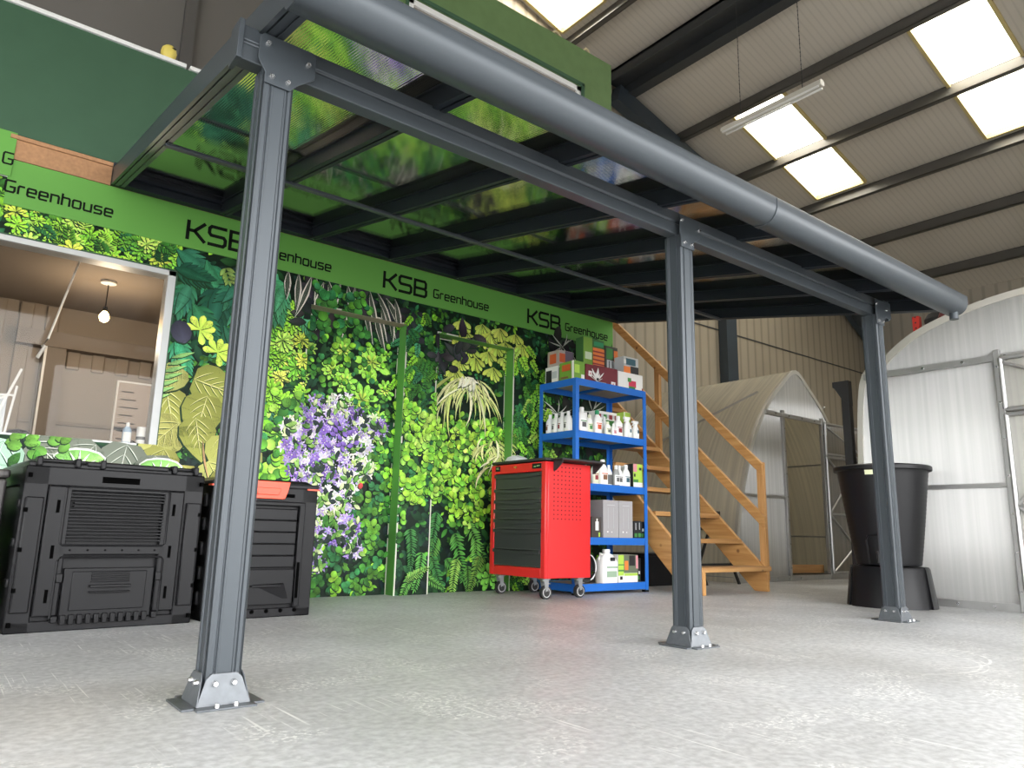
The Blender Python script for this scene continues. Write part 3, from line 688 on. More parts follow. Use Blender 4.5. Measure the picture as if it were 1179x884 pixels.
for k in range(-1, 3):
    x = 1.148 + 1.515*k
    if k >= 0: lettering('KSB', x+.008, 2.42, .13, .86, .034, .0235, -.0145, FB)
    if k == -1: lettering('Greenhouse', x+.482, 2.437, .07, .68, .0185, .0122, -.0145, FB)
    elif k < 2: lettering('Greenhouse', x+.482, 2.437, .07, .68, .0185, .0122, -.0145, FB)
    else: lettering('Greenhouse', x+.482, 2.437, .07, .68, .0185, .0122, -.0145, FB)
lettering('G', .082, 2.605, .07, .68, .0185, .0105, -.0225, F2)

# ------------------------------------------------------------------ office window and the room behind it
m_room = M('beige plaster', (.27,.225,.18), .8, 0, .05, 2); m_roomc = M('brown grey ceiling', (.20,.168,.14), .85, 0, .05, 2)
wn = struct(MB().box(WIN[0], WIN[1], -.006, .12, WIN[2]-.012, WIN[2]).build('window_1', m_whitep, bevel=.002))
f = MB(); f.box(WIN[1]-.05, WIN[1], -.002, .12, WIN[2], WIN[3]); f.box(WIN[0], WIN[1], -.002, .12, WIN[3]-.035, WIN[3]); f.box(WIN[0], WIN[0]+.05, -.002, .12, WIN[2], WIN[3])
f.build('window_frame', M('grey white window lining', (.52,.53,.52), .45), wn, bevel=.002)
f = MB(); f.box(WIN[1]-.004, WIN[1]+.006, -.008, -.001, WIN[2]-.01, WIN[3]+.006); f.box(WIN[0], WIN[1]+.006, -.008, -.001, WIN[3], WIN[3]+.008)
f.build('edge_trim', m_dgreen, wn, smooth=0)
m, n, l, p = new_mat('clear window glass')
gg = n.new('ShaderNodeBsdfGlossy'); gg.inputs['Roughness'].default_value = .02
tt = n.new('ShaderNodeBsdfTransparent'); tt.inputs[0].default_value = (.93,.92,.9,1)
lw = n.new('ShaderNodeLayerWeight'); lw.inputs[0].default_value = .2
ms = n.new('ShaderNodeMixShader'); l.new(lw.outputs['Fresnel'], ms.inputs[0]); l.new(tt.outputs[0], ms.inputs[1]); l.new(gg.outputs[0], ms.inputs[2])
l.new(ms.outputs[0], n['Material Output'].inputs[0]); m_glass = m
MB().box(WIN[0]+.05, WIN[1]-.05, .02, .026, WIN[2], WIN[3]-.035).build('pane', m_glass, wn, smooth=0)
RY = 2.06
struct(MB().box(WX0, 1.62, RY, RY+.05, 0, 2.32).build('wall_room_back', m_room, smooth=0))
struct(MB().box(1.60, 1.65, WT, RY, 0, 2.32).build('wall_room_side', m_room, smooth=0))
struct(MB().box(WX0-.05, WX0, WT, RY, 0, 2.62).build('wall_room_far', m_room, smooth=0))
struct(MB().box(WX0, 1.62, WT, RY, 2.31, 2.36).build('ceiling_room', m_roomc, smooth=0))
b = MB(); b.box(.62, .76, RY-.12, RY, 0, 1.93); b.box(.40, 1.6, RY-.14, RY, 1.93, 2.06); struct(b.build('wall_room_pier', m_roomc, smooth=0))
b = MB(); b.box(.605, .622, RY-.13, RY-.1, 0, 1.93); struct(b.build('trim_4', m_whitep, smooth=0))
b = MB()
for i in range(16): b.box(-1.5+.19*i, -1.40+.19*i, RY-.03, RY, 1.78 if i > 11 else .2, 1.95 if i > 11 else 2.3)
struct(b.build('wall_reflection_ribs', m_room, bevel=.01))  # modelled ribs stand in for warehouse cladding reflected in the window glass
struct(MB().box(WX0, 1.6, RY-.02, RY, 1.30, 1.33).build('trim_5', m_roomc, smooth=0))
t = thing('pendant_bulb', 'lit bare warm bulb hanging in the office behind the window', 'lamp', (.87, 1.0, 2.31))
MB().lathe([(.001,0), (.055,-.004), (.055,-.02), (.01,-.03)], n=16).build('ceiling_rose', m_whitep, t)
MB().cyl((0,0,-.02), (0,0,-.2), .004).build('flex', m_black, t)
MB().lathe([(.001,-.2), (.016,-.205), (.016,-.24), (.001,-.245)], n=12).build('lamp_holder', m_black, t)
MB().lathe([(.012,-.24), (.03,-.265), (.035,-.29), (.024,-.315), (.001,-.325)], n=16).build('bulb', emit('glowing bulb', (1,.62,.22), 60), t)
ld = bpy.data.lights.new('bulb_light', 'POINT'); ld.energy = 11; ld.color = (1,.86,.68); ld.shadow_soft_size = .1
lo = bpy.data.objects.new('bulb_light', ld); lo.location = (0,0,-.42); lo.parent = t; COL.objects.link(lo)
t = thing('whiteboard', 'grey whiteboard with handwritten lines on the office back wall', 'whiteboard', (1.4, RY, 1.15))
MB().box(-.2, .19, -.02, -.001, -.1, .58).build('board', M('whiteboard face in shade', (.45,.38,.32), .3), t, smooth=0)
MB().box(-.212, -.198, -.03, -.001, -.1, .59).box(-.2, .19, -.03, -.001, .575, .59).build('frame', m_whitep, t, smooth=0)
b = MB()
for i in range(8): b.box(-.17, -.17+.1+.06*((i*37) % 5)/5, -.022, -.02, .49-.07*i, .5-.07*i)
b.box(.06, .1, -.022, -.02, .22, .235); b.box(.09, .12, -.022, -.02, .19, .2)
b.each('handwriting', m_ink, t, smooth=0)
b = MB(); b.tube([(.618,.6,2.30), (.50,.6,1.709), (.47,.6,1.65)], .007); b.tube([(.49,.6,1.66), (.455,.6,1.57)], .011)
tag(b.build('blind_wand', m_whitep), 'thin white blind wand slanting down inside the office window', 'blind')
def bottle(name, label, cat, loc, r, h, body, cap=None, lab=None, group=None, sq=2.6, sx=1.0, sy=.72, neck=.3, rz=0, capr=.42, patch=None, pang=-math.pi/2):
    t = thing(name, label, cat, loc, rz, group); hb = h*.88
    MB().lathe([(r*.9,0), (r,.012), (r,hb*.62), (r*.93,hb*.74), (r*.62,hb*.88), (r*neck,hb*.95), (r*neck,hb)], n=20, sx=sx, sy=sy, sq=sq).build('bottle_body', body, t)
    MB().lathe([(r*capr,hb-.012), (r*capr,h-.008), (r*capr*.8,h)], n=14).build('cap', cap or m_white, t)
    if lab:
        b = MB(); K = 8; pts = []
        for i in range(K+1):
            a = pang + (i/K-.5)*1.9; cx, sn = math.cos(a), math.sin(a); q = (abs(cx)**sq+abs(sn)**sq)**(-1/sq)*r*1.012
            pts.append((q*cx*sx, q*sn*sy))
        def quad(z0, z1, i0, i1, mi):
            v = [(x*k, y*k, z) for x, y in pts[i0:i1+1] for z in (z0, z1) for k in ((1.0 if mi == 0 else 1.012),)]
            b.add(v, [(2*i, 2*i+2, 2*i+3, 2*i+1) for i in range(i1-i0)], mi)
        quad(hb*.08, hb*.6, 0, K, 0)
        if patch: quad(hb*.24, hb*.46, 2, 6, 1); quad(hb*.49, hb*.53, 1, 7, 1 if not patch[1:] else 2)
        b.build('label', [lab] + list(patch or []), t)
    return t
bottle('spray_bottle', 'small blue white bottle standing on the office window sill', 'bottle', (.952, .065, WIN[2]), .026, .135, M('pale blue plastic', (.35,.48,.62), .3), m_white, m_white)
t = thing('tin_can', 'white printed can in the corner of the office window sill', 'can', (1.035, .07, WIN[2]))
MB().lathe([(.026,0), (.027,.004), (.027,.108), (.024,.113)], n=20).build('can_body', m_white, t)
MB().lathe([(.0275,.03), (.0275,.05)], n=20).build('label', M('dark print', (.1,.1,.1), .5), t)
for x, s in ((.996, .012), (1.002, .01)): pass
b = MB(); b.lathe([(.013,0), (.014,.012), (.008,.02), (.001,.02)], (.99,.06,WIN[2]), 12); tag(b.build('bottle_cap', m_blackm), 'small black bung on the sill beside the blue white bottle', 'bottlecap')  # small black bottle caps on the sill
b = MB(); b.lathe([(.012,0), (.013,.010), (.007,.017), (.001,.017)], (1.006,.088,WIN[2]), 12); tag(b.build('bottle_cap', m_blackm), 'small black bung on the sill in front of the printed can', 'bottlecap')
t = thing('display_easel', 'pale framed acrylic display leaning inside the office window', 'display', (.22, .3, .9))
b = MB(); b.bar((-.02,0,0), (.14,0,.53), .018, .014); b.bar((.1,0,.1), (.13,0,.42), .012, .012); b.bar((-.35,0,.34), (.12,0,.36), .012, .012); b.bar((-.35,0,.12), (.1,0,.36), .012, .012); b.bar((-.35,0,0), (-.02,0,0), .018, .012)
b.build('frame', m_white, t, smooth=0); MB().box(-.35, .09, .004, .008, 0, .35).build('acrylic_sheet', M('pale blue acrylic', (.55,.6,.66), .1), t, smooth=0)
t = thing('office_chair', 'dark office chair back showing above the window sill', 'chair', (.41, .52, 0))
MB().lathe([(.001,.75), (.1,.77), (.12,.9), (.1,1.03), (.05,1.07), (.001,1.08)], n=18, sy=.35, sq=2.6).build('backrest', m_black, t)
MB().box(-.2, .2, -.2, .2, .42, .5).build('seat', m_black, t, bevel=.03); MB().cyl((0,0,.06), (0,0,.42), .03).cyl((0,.09,.4), (0,.04,.8), .02).build('column', m_black, t)
b = MB()
for i in range(5): b.bar((0,0,.07), (.28*math.cos(1.257*i), .28*math.sin(1.257*i), .03), .04, .05)
b.build('base', m_black, t)

# ------------------------------------------------------------------ patio canopy
CX0, CW, CL = .7076, .663, 4.641
GY, SLP = -3.14, .1876                     # gutter line, roof slope
rz_ = lambda y: 2.659 + SLP*y              # underside of the rafters
cn = thing('patio_canopy', 'slate grey aluminium patio canopy with dark glazed roof on three posts', 'canopy', (0,0,0))
m_rail = M('dark slate aluminium', (.016,.020,.026), .45, 0, .05, 3, spec=.2)
def canopy_panel():
    m, n, l, p = new_mat('dark twin wall roof sheet')
    tc = n.new('ShaderNodeTexCoord'); w = n.new('ShaderNodeTexWave'); w.bands_direction = 'X'
    w.inputs['Scale'].default_value = math.pi*2/(.011*20); l.new(tc.outputs['Object'], w.inputs['Vector'])
    mp = n.new('ShaderNodeMapping'); mp.inputs['Scale'].default_value = (40, .6, 1); l.new(tc.outputs['Object'], mp.inputs[0])
    t = n.new('ShaderNodeTexNoise'); t.inputs['Scale'].default_value = 1; l.new(mp.outputs[0], t.inputs['Vector'])
    ad = n.new('ShaderNodeMath'); ad.operation = 'MULTIPLY_ADD'; ad.inputs[1].default_value = 1.6; l.new(t.outputs[0], ad.inputs[0]); l.new(w.outputs[0], ad.inputs[2])
    b = n.new('ShaderNodeBump'); b.inputs['Strength'].default_value = .05; b.inputs['Distance'].default_value = .004
    l.new(ad.outputs[0], b.inputs['Height'])
    g = n.new('ShaderNodeBsdfGlossy'); g.inputs['Roughness'].default_value = .055; g.inputs[0].default_value = (.66,.65,.64,1); l.new(b.outputs[0], g.inputs['Normal'])
    tr = n.new('ShaderNodeBsdfTransparent'); tr.inputs[0].default_value = (.30,.25,.20,1)
    d = n.new('ShaderNodeBsdfDiffuse'); d.inputs[0].default_value = (.02,.02,.02,1)
    m1 = n.new('ShaderNodeMixShader'); m1.inputs[0].default_value = .72; l.new(d.outputs[0], m1.inputs[1]); l.new(tr.outputs[0], m1.inputs[2])
    lw = n.new('ShaderNodeLayerWeight'); lw.inputs[0].default_value = .5
    mr = n.new('ShaderNodeMapRange'); mr.inputs[3].default_value = .22; mr.inputs[4].default_value = 1.1; l.new(lw.outputs['Facing'], mr.inputs[0])
    m2 = n.new('ShaderNodeMixShader'); l.new(mr.outputs[0], m2.inputs[0]); l.new(m1.outputs[0], m2.inputs[1]); l.new(g.outputs[0], m2.inputs[2])
    l.new(m2.outputs[0], n['Material Output'].inputs[0])
    return m
m_panel = canopy_panel()
YW, YG = -.05, GY
for i in range(8):
    x = CX0 + CW*i
    b = MB()
    a0 = (YW, rz_(YW)); a1 = (YG, rz_(YG))
    def beam(xa, xb, dz0, dz1):
        b.prism([(a0[0], a0[1]+dz0), (a1[0], a1[1]+dz0), (a1[0], a1[1]+dz1), (a0[0], a0[1]+dz1)], YZX, xa, xb)
    beam(x-.028, x+.028, .0, .012); beam(x-.028, x-.006, -.006, .0); beam(x+.006, x+.028, -.006, .0)
    beam(x-.022, x+.022, .012, .075)
    beam(x-.034, x+.034, .075, .083); beam(x-.034, x+.034, .094, .104)
    if i == 0: beam(x-.05, x-.034, -.005, .11)
    if i == 7: beam(x+.034, x+.05, -.005, .11)
    b.build('rafter', m_slate if i == 0 else m_rail, cn, smooth=0)
for i in range(7):
    x0, x1 = CX0+CW*i+.03, CX0+CW*(i+1)-.03
    MB().prism([(YW, rz_(YW)+.084), (YG-.03, rz_(YG-.03)+.084), (YG-.03, rz_(YG-.03)+.093), (YW, rz_(YW)+.093)], YZX, x0, x1).build('roof_panel', m_panel, cn, smooth=0)
b = MB(); XA, XB = CX0-.05, CX0+CL+.05
b.prism([(-.018,2.645), (-.085,2.645), (-.085,2.665), (-.06,2.672), (-.06,2.70), (-.085,2.705), (-.085,2.735), (-.05,2.745), (-.05,2.80), (-.018,2.80)], YZX, XA, XB)
b.build('wall_ledger', m_rail, cn, smooth=0)
# gutter: rounded front trough
prof = [(-3.125,2.145), (-3.125,2.05), (-3.14,2.035)]
for k in range(10):
    a = R(265 - 10.5*k); prof.append((-3.195+.078*math.cos(a), 2.113+.088*math.sin(a)))
prof += [(-3.274,2.14), (-3.268,2.15), (-3.260,2.15)]
inner = [(y+(.006 if y < -3.2 else -.0 if y < -3.13 else -.006), z+.006 if z < 2.1 else z) for y, z in prof]
MB().strip(prof, inner, YZX, XA, XB).build('gutter', m_slate, cn, smooth=50)
b = MB()
for xx in (XA-.006, XB):
    b.prism(prof[1:-1] + [(-3.125, 2.14)], YZX, xx, xx+.006)
b.each('gutter_end_cap', m_slate, cn, smooth=0)
xj = CX0+CW*3.62
b = MB(); out = [(y-.003 if y < -3.15 else y, z-.004) for y, z in prof[2:]]
b.strip(out, prof[2:], YZX, xj-.02, xj+.02); b.build('gutter_joint', m_slate, cn, smooth=50)
b = MB(); b.cyl((XB-.06,-3.2,2.04), (XB-.06,-3.2,1.985), .028, n=16); b.build('downpipe_stub', m_slate, cn)
# front beam
PY = -2.84
b = MB(); bx0, bx1 = .734-.13, 4.92+.16
b.prism([(PY-.03,2.0), (PY-.034,2.055), (PY-.026,2.06), (PY-.026,2.066), (PY-.034,2.071), (PY-.03,2.126), (PY+.03,2.126), (PY+.034,2.071), (PY+.026,2.066), (PY+.026,2.06), (PY+.034,2.055), (PY+.03,2.0)], YZX, bx0, bx1)
b.build('front_beam', m_slate, cn, bevel=.003)
b = MB(); b.box(bx0-.014, bx0+.004, PY-.046, PY+.042, 1.992, 2.134); b.box(bx1, bx1+.014, PY-.042, PY+.042, 1.992, 2.134)
b.each('beam_end_cap', m_slate, cn, bevel=.002)
b = MB(); b.box(CX0, CX0+CL, -1.32, -1.285, 2.392, 2.412); b.build('cross_bar', m_slate, cn, bevel=.004)
# fluted posts
side = [(-.5,-.30,0), (-.36,.0,0)]
def post_profile(w):
    seq = [(-.5,.10), (-.47,.03), (-.40,0), (-.31,0), (-.28,.04), (-.25,.04), (-.235,-.012), (-.205,-.012), (-.19,.014), (.19,.014), (.205,-.012), (.235,-.012), (.25,.04), (.28,.04), (.31,0), (.40,0), (.47,.03)]
    pts = []
    for q in range(4):
        c, s = math.cos(q*math.pi/2), math.sin(q*math.pi/2)
        for u, d in seq:
            x, y = u*w, (-.5+d)*w; pts.append((x*c-y*s, x*s+y*c))
    return pts
bolt = lambda b, p, q, r=.009: b.cyl(p, q, r, r*.75, n=10)
for k, px in enumerate((.734, 2.8657, 4.9197)):
    PW_ = .104
    b = MB(); b.prism(post_profile(PW_), XYz, .012, 2.0); po = b.build('post', m_slate, cn, smooth=0)
    po.location = (px, PY, 0)
    # flared foot brackets on the four faces
    b = MB(); h = PW_/2+.002
    for q in range(4):
        c, s = math.cos(q*math.pi/2), math.sin(q*math.pi/2)
        T = lambda x, y, z: (x*c-y*s, x*s+y*c, z)
        out = [(-.075, .004), (.075, .004), (.05, .075), (.035, .088), (-.035, .088), (-.05, .075)]
        n = len(out); v = []
        for x, z in out:
            lean = .018*(1-z/.088)
            v += [T(x, -h-lean-.004, z), T(x, -h-lean, z)]
        b.add(v, [tuple(range(0, 2*n, 2)), tuple(range(1, 2*n, 2))[::-1]] + [(2*i, 2*((i+1) % n), 2*((i+1) % n)+1, 2*i+1) for i in range(n)])
        bx = [T(-.082, -h-.06, 0), T(.082, -h-.06, 0), T(.082, -h-.014, 0), T(-.082, -h-.014, 0)]
        b.add(bx + [(x, y, .006) for x, y, z in bx], [(3,2,1,0), (4,5,6,7), (0,1,5,4), (1,2,6,5), (2,3,7,6), (3,0,4,7)])
    b.build('base_bracket', M('scuffed slate bracket', (.10,.11,.12), .35, .2, .35, 30), po, bevel=.0015)
    b = MB()
    for x in (-.026, .026):
        bolt(b, (x, -h-.006, .062), (x, -h-.02, .062)); bolt(b, (-h-.006, x, .062), (-h-.02, x, .062))
        bolt(b, (x, -h-.045, .004), (x, -h-.045, .016), .007)
    b.each('base_bolt', m_steel, po)
    g = [(-.052,1.93), (-.052,1.965), (-.078,2.008), (-.078,2.09), (-.066,2.105), (.105,2.105), (.118,2.09), (.118,2.008), (.06,1.96), (.035,1.93)]
    if k: g = [(-.052,1.93), (-.052,1.975), (-.06,2.005), (-.06,2.10), (.10,2.10), (.10,2.01), (.05,1.975), (.05,1.93)]
    b = MB(); b.prism(g, XYZ, -h-.006, -h); 
    if k == 2: b.prism([(.045,2.0), (.19,2.005), (.19,2.12), (.1,2.126), (.045,2.08)], XYZ, -.046, -.040)
    b.build('gusset_plate', m_slate, po, bevel=.0015)
    b = MB()
    for x, z in ((-.03,1.955), (.026,1.955), (-.05,2.07), (.09,2.05)): bolt(b, (x, -h-.006, z), (x, -h-.017, z), .0095)
    b.each('gusset_bolt', m_steel, po)
b = MB()
for i in range(1, 8):
    x = CX0+CW*i
    b.cyl((x+.004, -3.12, rz_(-3.12)+.003), (x+.004, -3.12, rz_(-3.12)-.012), .008, .006, n=8)
    b.cyl((x-.01, -.08, rz_(-.08)+.002), (x-.01, -.08, rz_(-.08)-.012), .007, n=8); b.cyl((x-.01, -.07, 2.70), (x-.01, -.095, 2.70), .007, n=8)
b.each('rafter_screw', m_steel, cn)

# ------------------------------------------------------------------ compost bins
def bin_body(t, w, d, h):
    b = MB(); b.box(-w/2+.02, w/2-.02, .02, d-.02, .0, h-.03)
    for sx in (-1, 1):
        for yy in (0, d-.09): b.box(min(sx*(w/2-.1), sx*w/2), max(sx*(w/2-.1), sx*w/2), yy, yy+.09, 0, h-.02)
    b.box(-w/2, w/2, 0, d, 0, .05); b.box(-w/2, w/2, 0, d, h-.11, h-.02)
    return b
t = thing('compost_bin', 'large black plastic compost bin with ribbed front standing under the office window', 'compost bin', (.7575, -1.015, 0), R(4.56))
W, D, H = .818, .72, .775
b = bin_body(t, W, D, H)
for sx in (-1, 1):
    for zz in (.2, .38, .56): b.box(sx*(W/2)-.006, sx*(W/2)+.006, .04, .10, zz, zz+.04)
body = b.build('bin_body', m_black, t, bevel=.008)
b = MB()
b.box(-W/2+.1, -W/2+.20, -.012, .02, .07, H-.11); b.box(W/2-.20, W/2-.1, -.012, .02, .07, H-.11)       # side stiles
b.box(-.24, .24, -.012, .02, H-.13, H-.11); b.box(-.24, .24, -.012, .02, .345, .39)
b.box(-W/2+.012, -W/2+.085, -.02, .01, .09, .61); b.box(W/2-.085, W/2-.012, -.02, .01, .09, .61)
b.build('front_frame', m_black, t, bevel=.006)
b = MB()
for i in range(15):
    z0 = .41+.0158*i; ins = .018 if i in (10, 11) else 0
    b.box(-.215+ins, .215-ins, -.014, .012, z0, z0+.0098)
b.build('ribbed_panel', m_black, t, bevel=.003)
b = MB()
b.tube([(-.235,-.012,.40), (-.235,-.012,.655), (-.225,-.012,.665), (.225,-.012,.665), (.235,-.012,.655), (.235,-.012,.40), (.225,-.012,.39), (-.225,-.012,.39), (-.235,-.012,.40)], .006, 6)
b.tube([(-.235,-.012,.06), (-.235,-.012,.32), (-.225,-.012,.335), (.225,-.012,.335), (.235,-.012,.32), (.235,-.012,.06)], .006, 6)
b.build('panel_rim', m_black, t)
b = MB(); b.box(-.20, .20, -.012, .01, .05, .285); b.box(-.165, .165, -.018, -.01, .09, .27)
for i in range(11): b.box(-.195+.0355*i, -.172+.0355*i, -.028, -.01, .03, .075)
for sx in (-1, 1): b.box(min(sx*.205, sx*.232), max(sx*.205, sx*.232), -.024, .0, .22, .262); b.box(min(sx*.205, sx*.232), max(sx*.205, sx*.232), -.024, .0, .04, .07)
dr = b.build('hatch_door', m_black, t, bevel=.005)
b = MB(); b.box(-.09, .09, -.045, -.012, .195, .208); b.box(-.09, .09, -.04, -.012, .17, .178); 
for i in range(4): b.box(-.085, .085, -.026, -.014, .218+.014*i, .227+.014*i)
b.build('handle', m_black, dr, bevel=.003)
m_slot = M('slot shadow black', (.002,.002,.002), .9, spec=0.0)
b = MB(); b.box(-.085, .085, -.004, .004, H-.085, H-.055)
for sx in (-1, 1):
    for z0 in (.13, .33, .54): b.box(sx*.262-.007, sx*.262+.007, -.0135, -.011, z0, z0+.06)
    for z0 in (.03, .18, .36, .54, H-.075): b.box(sx*(W/2-.018)-.007, sx*(W/2-.018)+.007, -.0215, .002, z0, z0+.02)
for i in range(6): b.cyl((-.19+.076*i, -.0135, .368), (-.19+.076*i, -.011, .368), .005, n=8)
b.each('vent_slot', m_slot, t, smooth=0)
b = MB(); b.box(-W/2+.01, W/2-.01, .01, D-.01, H-.025, H); b.box(-W/2+.04, W/2-.05, .03, D-.03, H, H+.018)
for x in (-.36, -.20, -.09, .25, .36): b.box(x-.012, x+.012, -.01, .05, H-.02, H+.024)
b.box(-.16, .22, .0, .03, H-.01, H+.014)
b.build('lid', m_black, t, bevel=.006)
t = thing('compost_bin', 'smaller black compost bin with an orange lid latch beside the flower print', 'compost bin', (1.53, -.935, 0), R(3.0))
W, D, H = .622, .62, .745
b = bin_body(t, W, D, H)
for i in range(5): b.box(-W/2-.016, -W/2+.004, .05, .09, .08+.13*i, .15+.13*i)
b.build('bin_body', m_black, t, bevel=.007)
b = MB()
for sx in (-1, 1): b.box(min(sx*.20, sx*.235), max(sx*.20, sx*.235), -.012, .01, .05, .63)
b.box(-.235, .235, -.012, .01, .615, .64); b.build('front_frame', m_black, t, bevel=.006)
b = MB()
for i in range(5): b.box(-.19, .19, -.008 + .002*(i % 2), .012, .27+.066*i, .336+.066*i)
b.build('front_panel', m_black, t, bevel=.006)
b = MB(); b.box(-.2, .19, -.016, .0, .07, .262); b.add([(-.05,-.03,.18), (.13,-.03,.18), (.165,-.017,.10), (.13,-.017,.10), (-.05,-.017,.18), (.13,-.017,.186)], [(0,1,5,4), (1,2,3), (1,3,4,0), (1,2,5)])
dr = b.build('hatch_door', m_black, t, bevel=.004)
b = MB(); b.box(-.06, .11, -.032, -.014, .166, .178); b.build('handle', m_black, dr, bevel=.003)
b = MB()
for i in range(6): b.cyl((-.2+.083*i, -.006, .035), (-.2+.083*i, .004, .035), .011, n=10)
for i in range(4): b.box(-.18+.095*i, -.12+.095*i, -.004, .004, .665, .685)
b.box(.205, .222, -.0135, -.010, .1, .3)
b.each('vent_slot', m_slot, t, smooth=0)
b = MB(); b.box(-W/2-.004, W/2+.004, -.006, D+.004, H-.03, H); b.taper(-W/2+.02, W/2-.02, .02, D-.02, H, H+.02, .03); b.build('lid', m_black, t, bevel=.008)
m_or = M('orange red plastic', (.75,.07,.02), .35)
b = MB(); b.prism([(-.115,H+.008), (.125,H+.008), (.115,H-.045), (.098,H-.092), (-.10,H-.092), (-.105,H-.04)], XYZ, -.022, -.004)
b.prism([(-.08,H-.03), (.07,H-.03), (.055,H-.07), (-.07,H-.07)], XYZ, -.030, -.022)
b.build('latch', m_or, t, bevel=.003)
b = MB(); b.box(W/2-.07, W/2+.007, -.009, .05, H-.033, H-.024); b.box(-W/2-.007, -W/2+.06, -.009, .05, H-.033, H-.024); b.each('hinge_clip', m_or, t, smooth=0)
m_grain = wood('dark grey wood grain resin', (.075,.068,.064), (.03,.027,.027), 'Z')
t = thing('storage_box', 'dark wood grained storage box cut off by the frame beside the big bin', 'storage box', (-.045, -.93, 0))
b = MB(); b.box(-.37, .335, 0, .34, .0, .69); b.build('box_body', m_grain, t, bevel=.01)
b = MB(); b.box(-.38, .345, -.01, .35, .695, .735); b.build('lid', m_grain, t, bevel=.012)
b = MB(); b.tube([(-.1,-.01,.71), (-.08,-.04,.70), (.02,-.04,.70), (.04,-.01,.71)], .01); b.build('handle', m_black, t)

# ------------------------------------------------------------------ red tool trolley (drawers face the windows side)
t = thing('tool_trolley', 'red wheeled tool trolley with seven dark grey drawers', 'tool trolley', (3.745, -.80, 0))
TW, TD, Z0, Z1 = .70, .486, .156, 1.075       # along y, along x
b = MB(); b.box(.03, TD, 0, TW, Z0, Z1-.03); b.box(.002, .03, .05, TW-.05, Z0, Z0+.075); b.box(.002, .03, .05, TW-.05, Z1-.105, Z1-.03); b.box(0, .0299, 0, .05, Z0, Z1-.03); b.box(0, .0299, TW-.05, TW, Z0, Z1-.03)
b.build('cabinet_body', m_red, t, bevel=.006)
MB().box(.022, .0305, .051, TW-.051, Z0+.076, Z1-.106).build('drawer_gap_shade', m_blackm, t, smooth=0)  # dark sheet added behind the drawers for the shade in their gaps
m_dr = M('charcoal drawer front', (.045,.045,.047), .42, .2, .08, 8)
m_lip = M('worn drawer lip', (.10,.10,.098), .35, .5)
dz = [.235, .375, .50, .565, .63, .70, .765, .835]
zz = Z0+.08; hs = [.125, .155, .075, .075, .075, .085, .118]
hs = [h*(Z1-.108-zz)/sum(hs) for h in hs]
for h in hs:
    d = MB().box(.006, .028, .055, TW-.055, zz+.003, zz+h-.028).build('drawer', m_dr, t, bevel=.002)
    b = MB(); pts = [(.055+(TW-.11)*i/8, zz+h-.028+.012*(abs(i-4)/4)**2-.012) for i in range(9)]
    b.strip([(y, z+.026) for y, z in pts], [(y, z) for y, z in pts], YZX, -.012, .008)
    b.build('handle', m_dr, d, smooth=0)
    MB().box(.004, .012, .055, TW-.055, zz-.001, zz+.006).build('drawer_lip', m_lip, d, smooth=0)
    zz += h
b = MB(); b.box(-.004, .0, .05, .16, Z1-.082, Z1-.042); b.box(-.004, .0, TW-.12, TW-.06, Z1-.082, Z1-.04); b.each('badge', m_black, t, smooth=0)
b = MB(); b.box(-.0055, -.004, .07, .10, Z1-.066, Z1-.058); b.box(-.0055, -.004, .11, .14, Z1-.07, Z1-.062); b.box(-.0055, -.004, TW-.10, TW-.07, Z1-.066, Z1-.052); b.each('badge_print', m_steel, t, smooth=0)
b = MB(); b.cyl((0,TW*.52,Z1-.06), (-.012,TW*.52,Z1-.06), .009, n=12); b.box(-.02, -.012, TW*.52-.02, TW*.52+.012, Z1-.064, Z1-.054); b.build('drawer_lock', M('brass', (.7,.5,.2), .3, .9), t)
b = MB(); b.box(.0, TD+.0, 0, TW, Z1-.022, Z1); b.build('worktop', m_blackm, t, bevel=.006)
b = MB()
for i in range(8):
    for j in range(13): b.box(.085+.04*i, .095+.04*i, -.001, .001, .60+.0335*j, .610+.0335*j)
b.build('pegboard_holes', M('peg hole', (.05,.004,.004), .9), t, smooth=0)
b = MB(); b.box(.06, TD+.05, -.13, .0, Z1-.022, Z1-.006)
for x in (.08, TD+.02): b.prism([(-.0, Z1-.10), (-.0, Z1-.02), (-.11, Z1-.02), (-.10, Z1-.035), (-.02, Z1-.095)], YZX, x, x+.018)
b.build('side_tray', m_blackm, t, bevel=.003)
for x, y, brk in ((.06,.07,1), (TD-.07,.07,1), (.06,TW-.07,0), (TD-.07,TW-.07,0)):
    c = MB().lathe([(.001,.128), (.022,.128), (.026,.134), (.026,.143), (.001,.143)], (x,y,0), 16).build('castor', m_galv, t)
    b = MB(); b.box(x-.034, x+.034, y-.034, y+.034, Z0-.012, Z0)
    for s in (-1, 1): b.prism([(x+.002,.042), (x+.022,.042), (x+.026,Z0-.012), (x-.022,Z0-.012)], XYZ, y+s*.022-.002, y+s*.022+.002)
    if brk: b.box(x+.02, x+.055, y-.014, y+.014, .112, .118)
    b.build('fork', m_galv, c, smooth=0)
    Wl = MB()
    for r0, w_, m_i in ((.05, .016, 0), (.037, .018, 1), (.012, .026, 0)): Wl.cyl((x+.012, y-w_, .05), (x+.012, y+w_, .05), r0, n=24, mi=m_i)
    Wl.cyl((x+.012, y-.0185, .05), (x+.012, y+.0185, .05), .031, n=24, mi=0)
    Wl.build('wheel', [m_blackm, M('pale grey wheel rim', (.5,.5,.5), .4)], c)
    bpy.data.objects.remove(c) if False else None
b = MB(); rr = random.Random(5); prof = [(.001,.0), (.10,.0), (.11,.015), (.085,.04), (.05,.058), (.001,.062)]
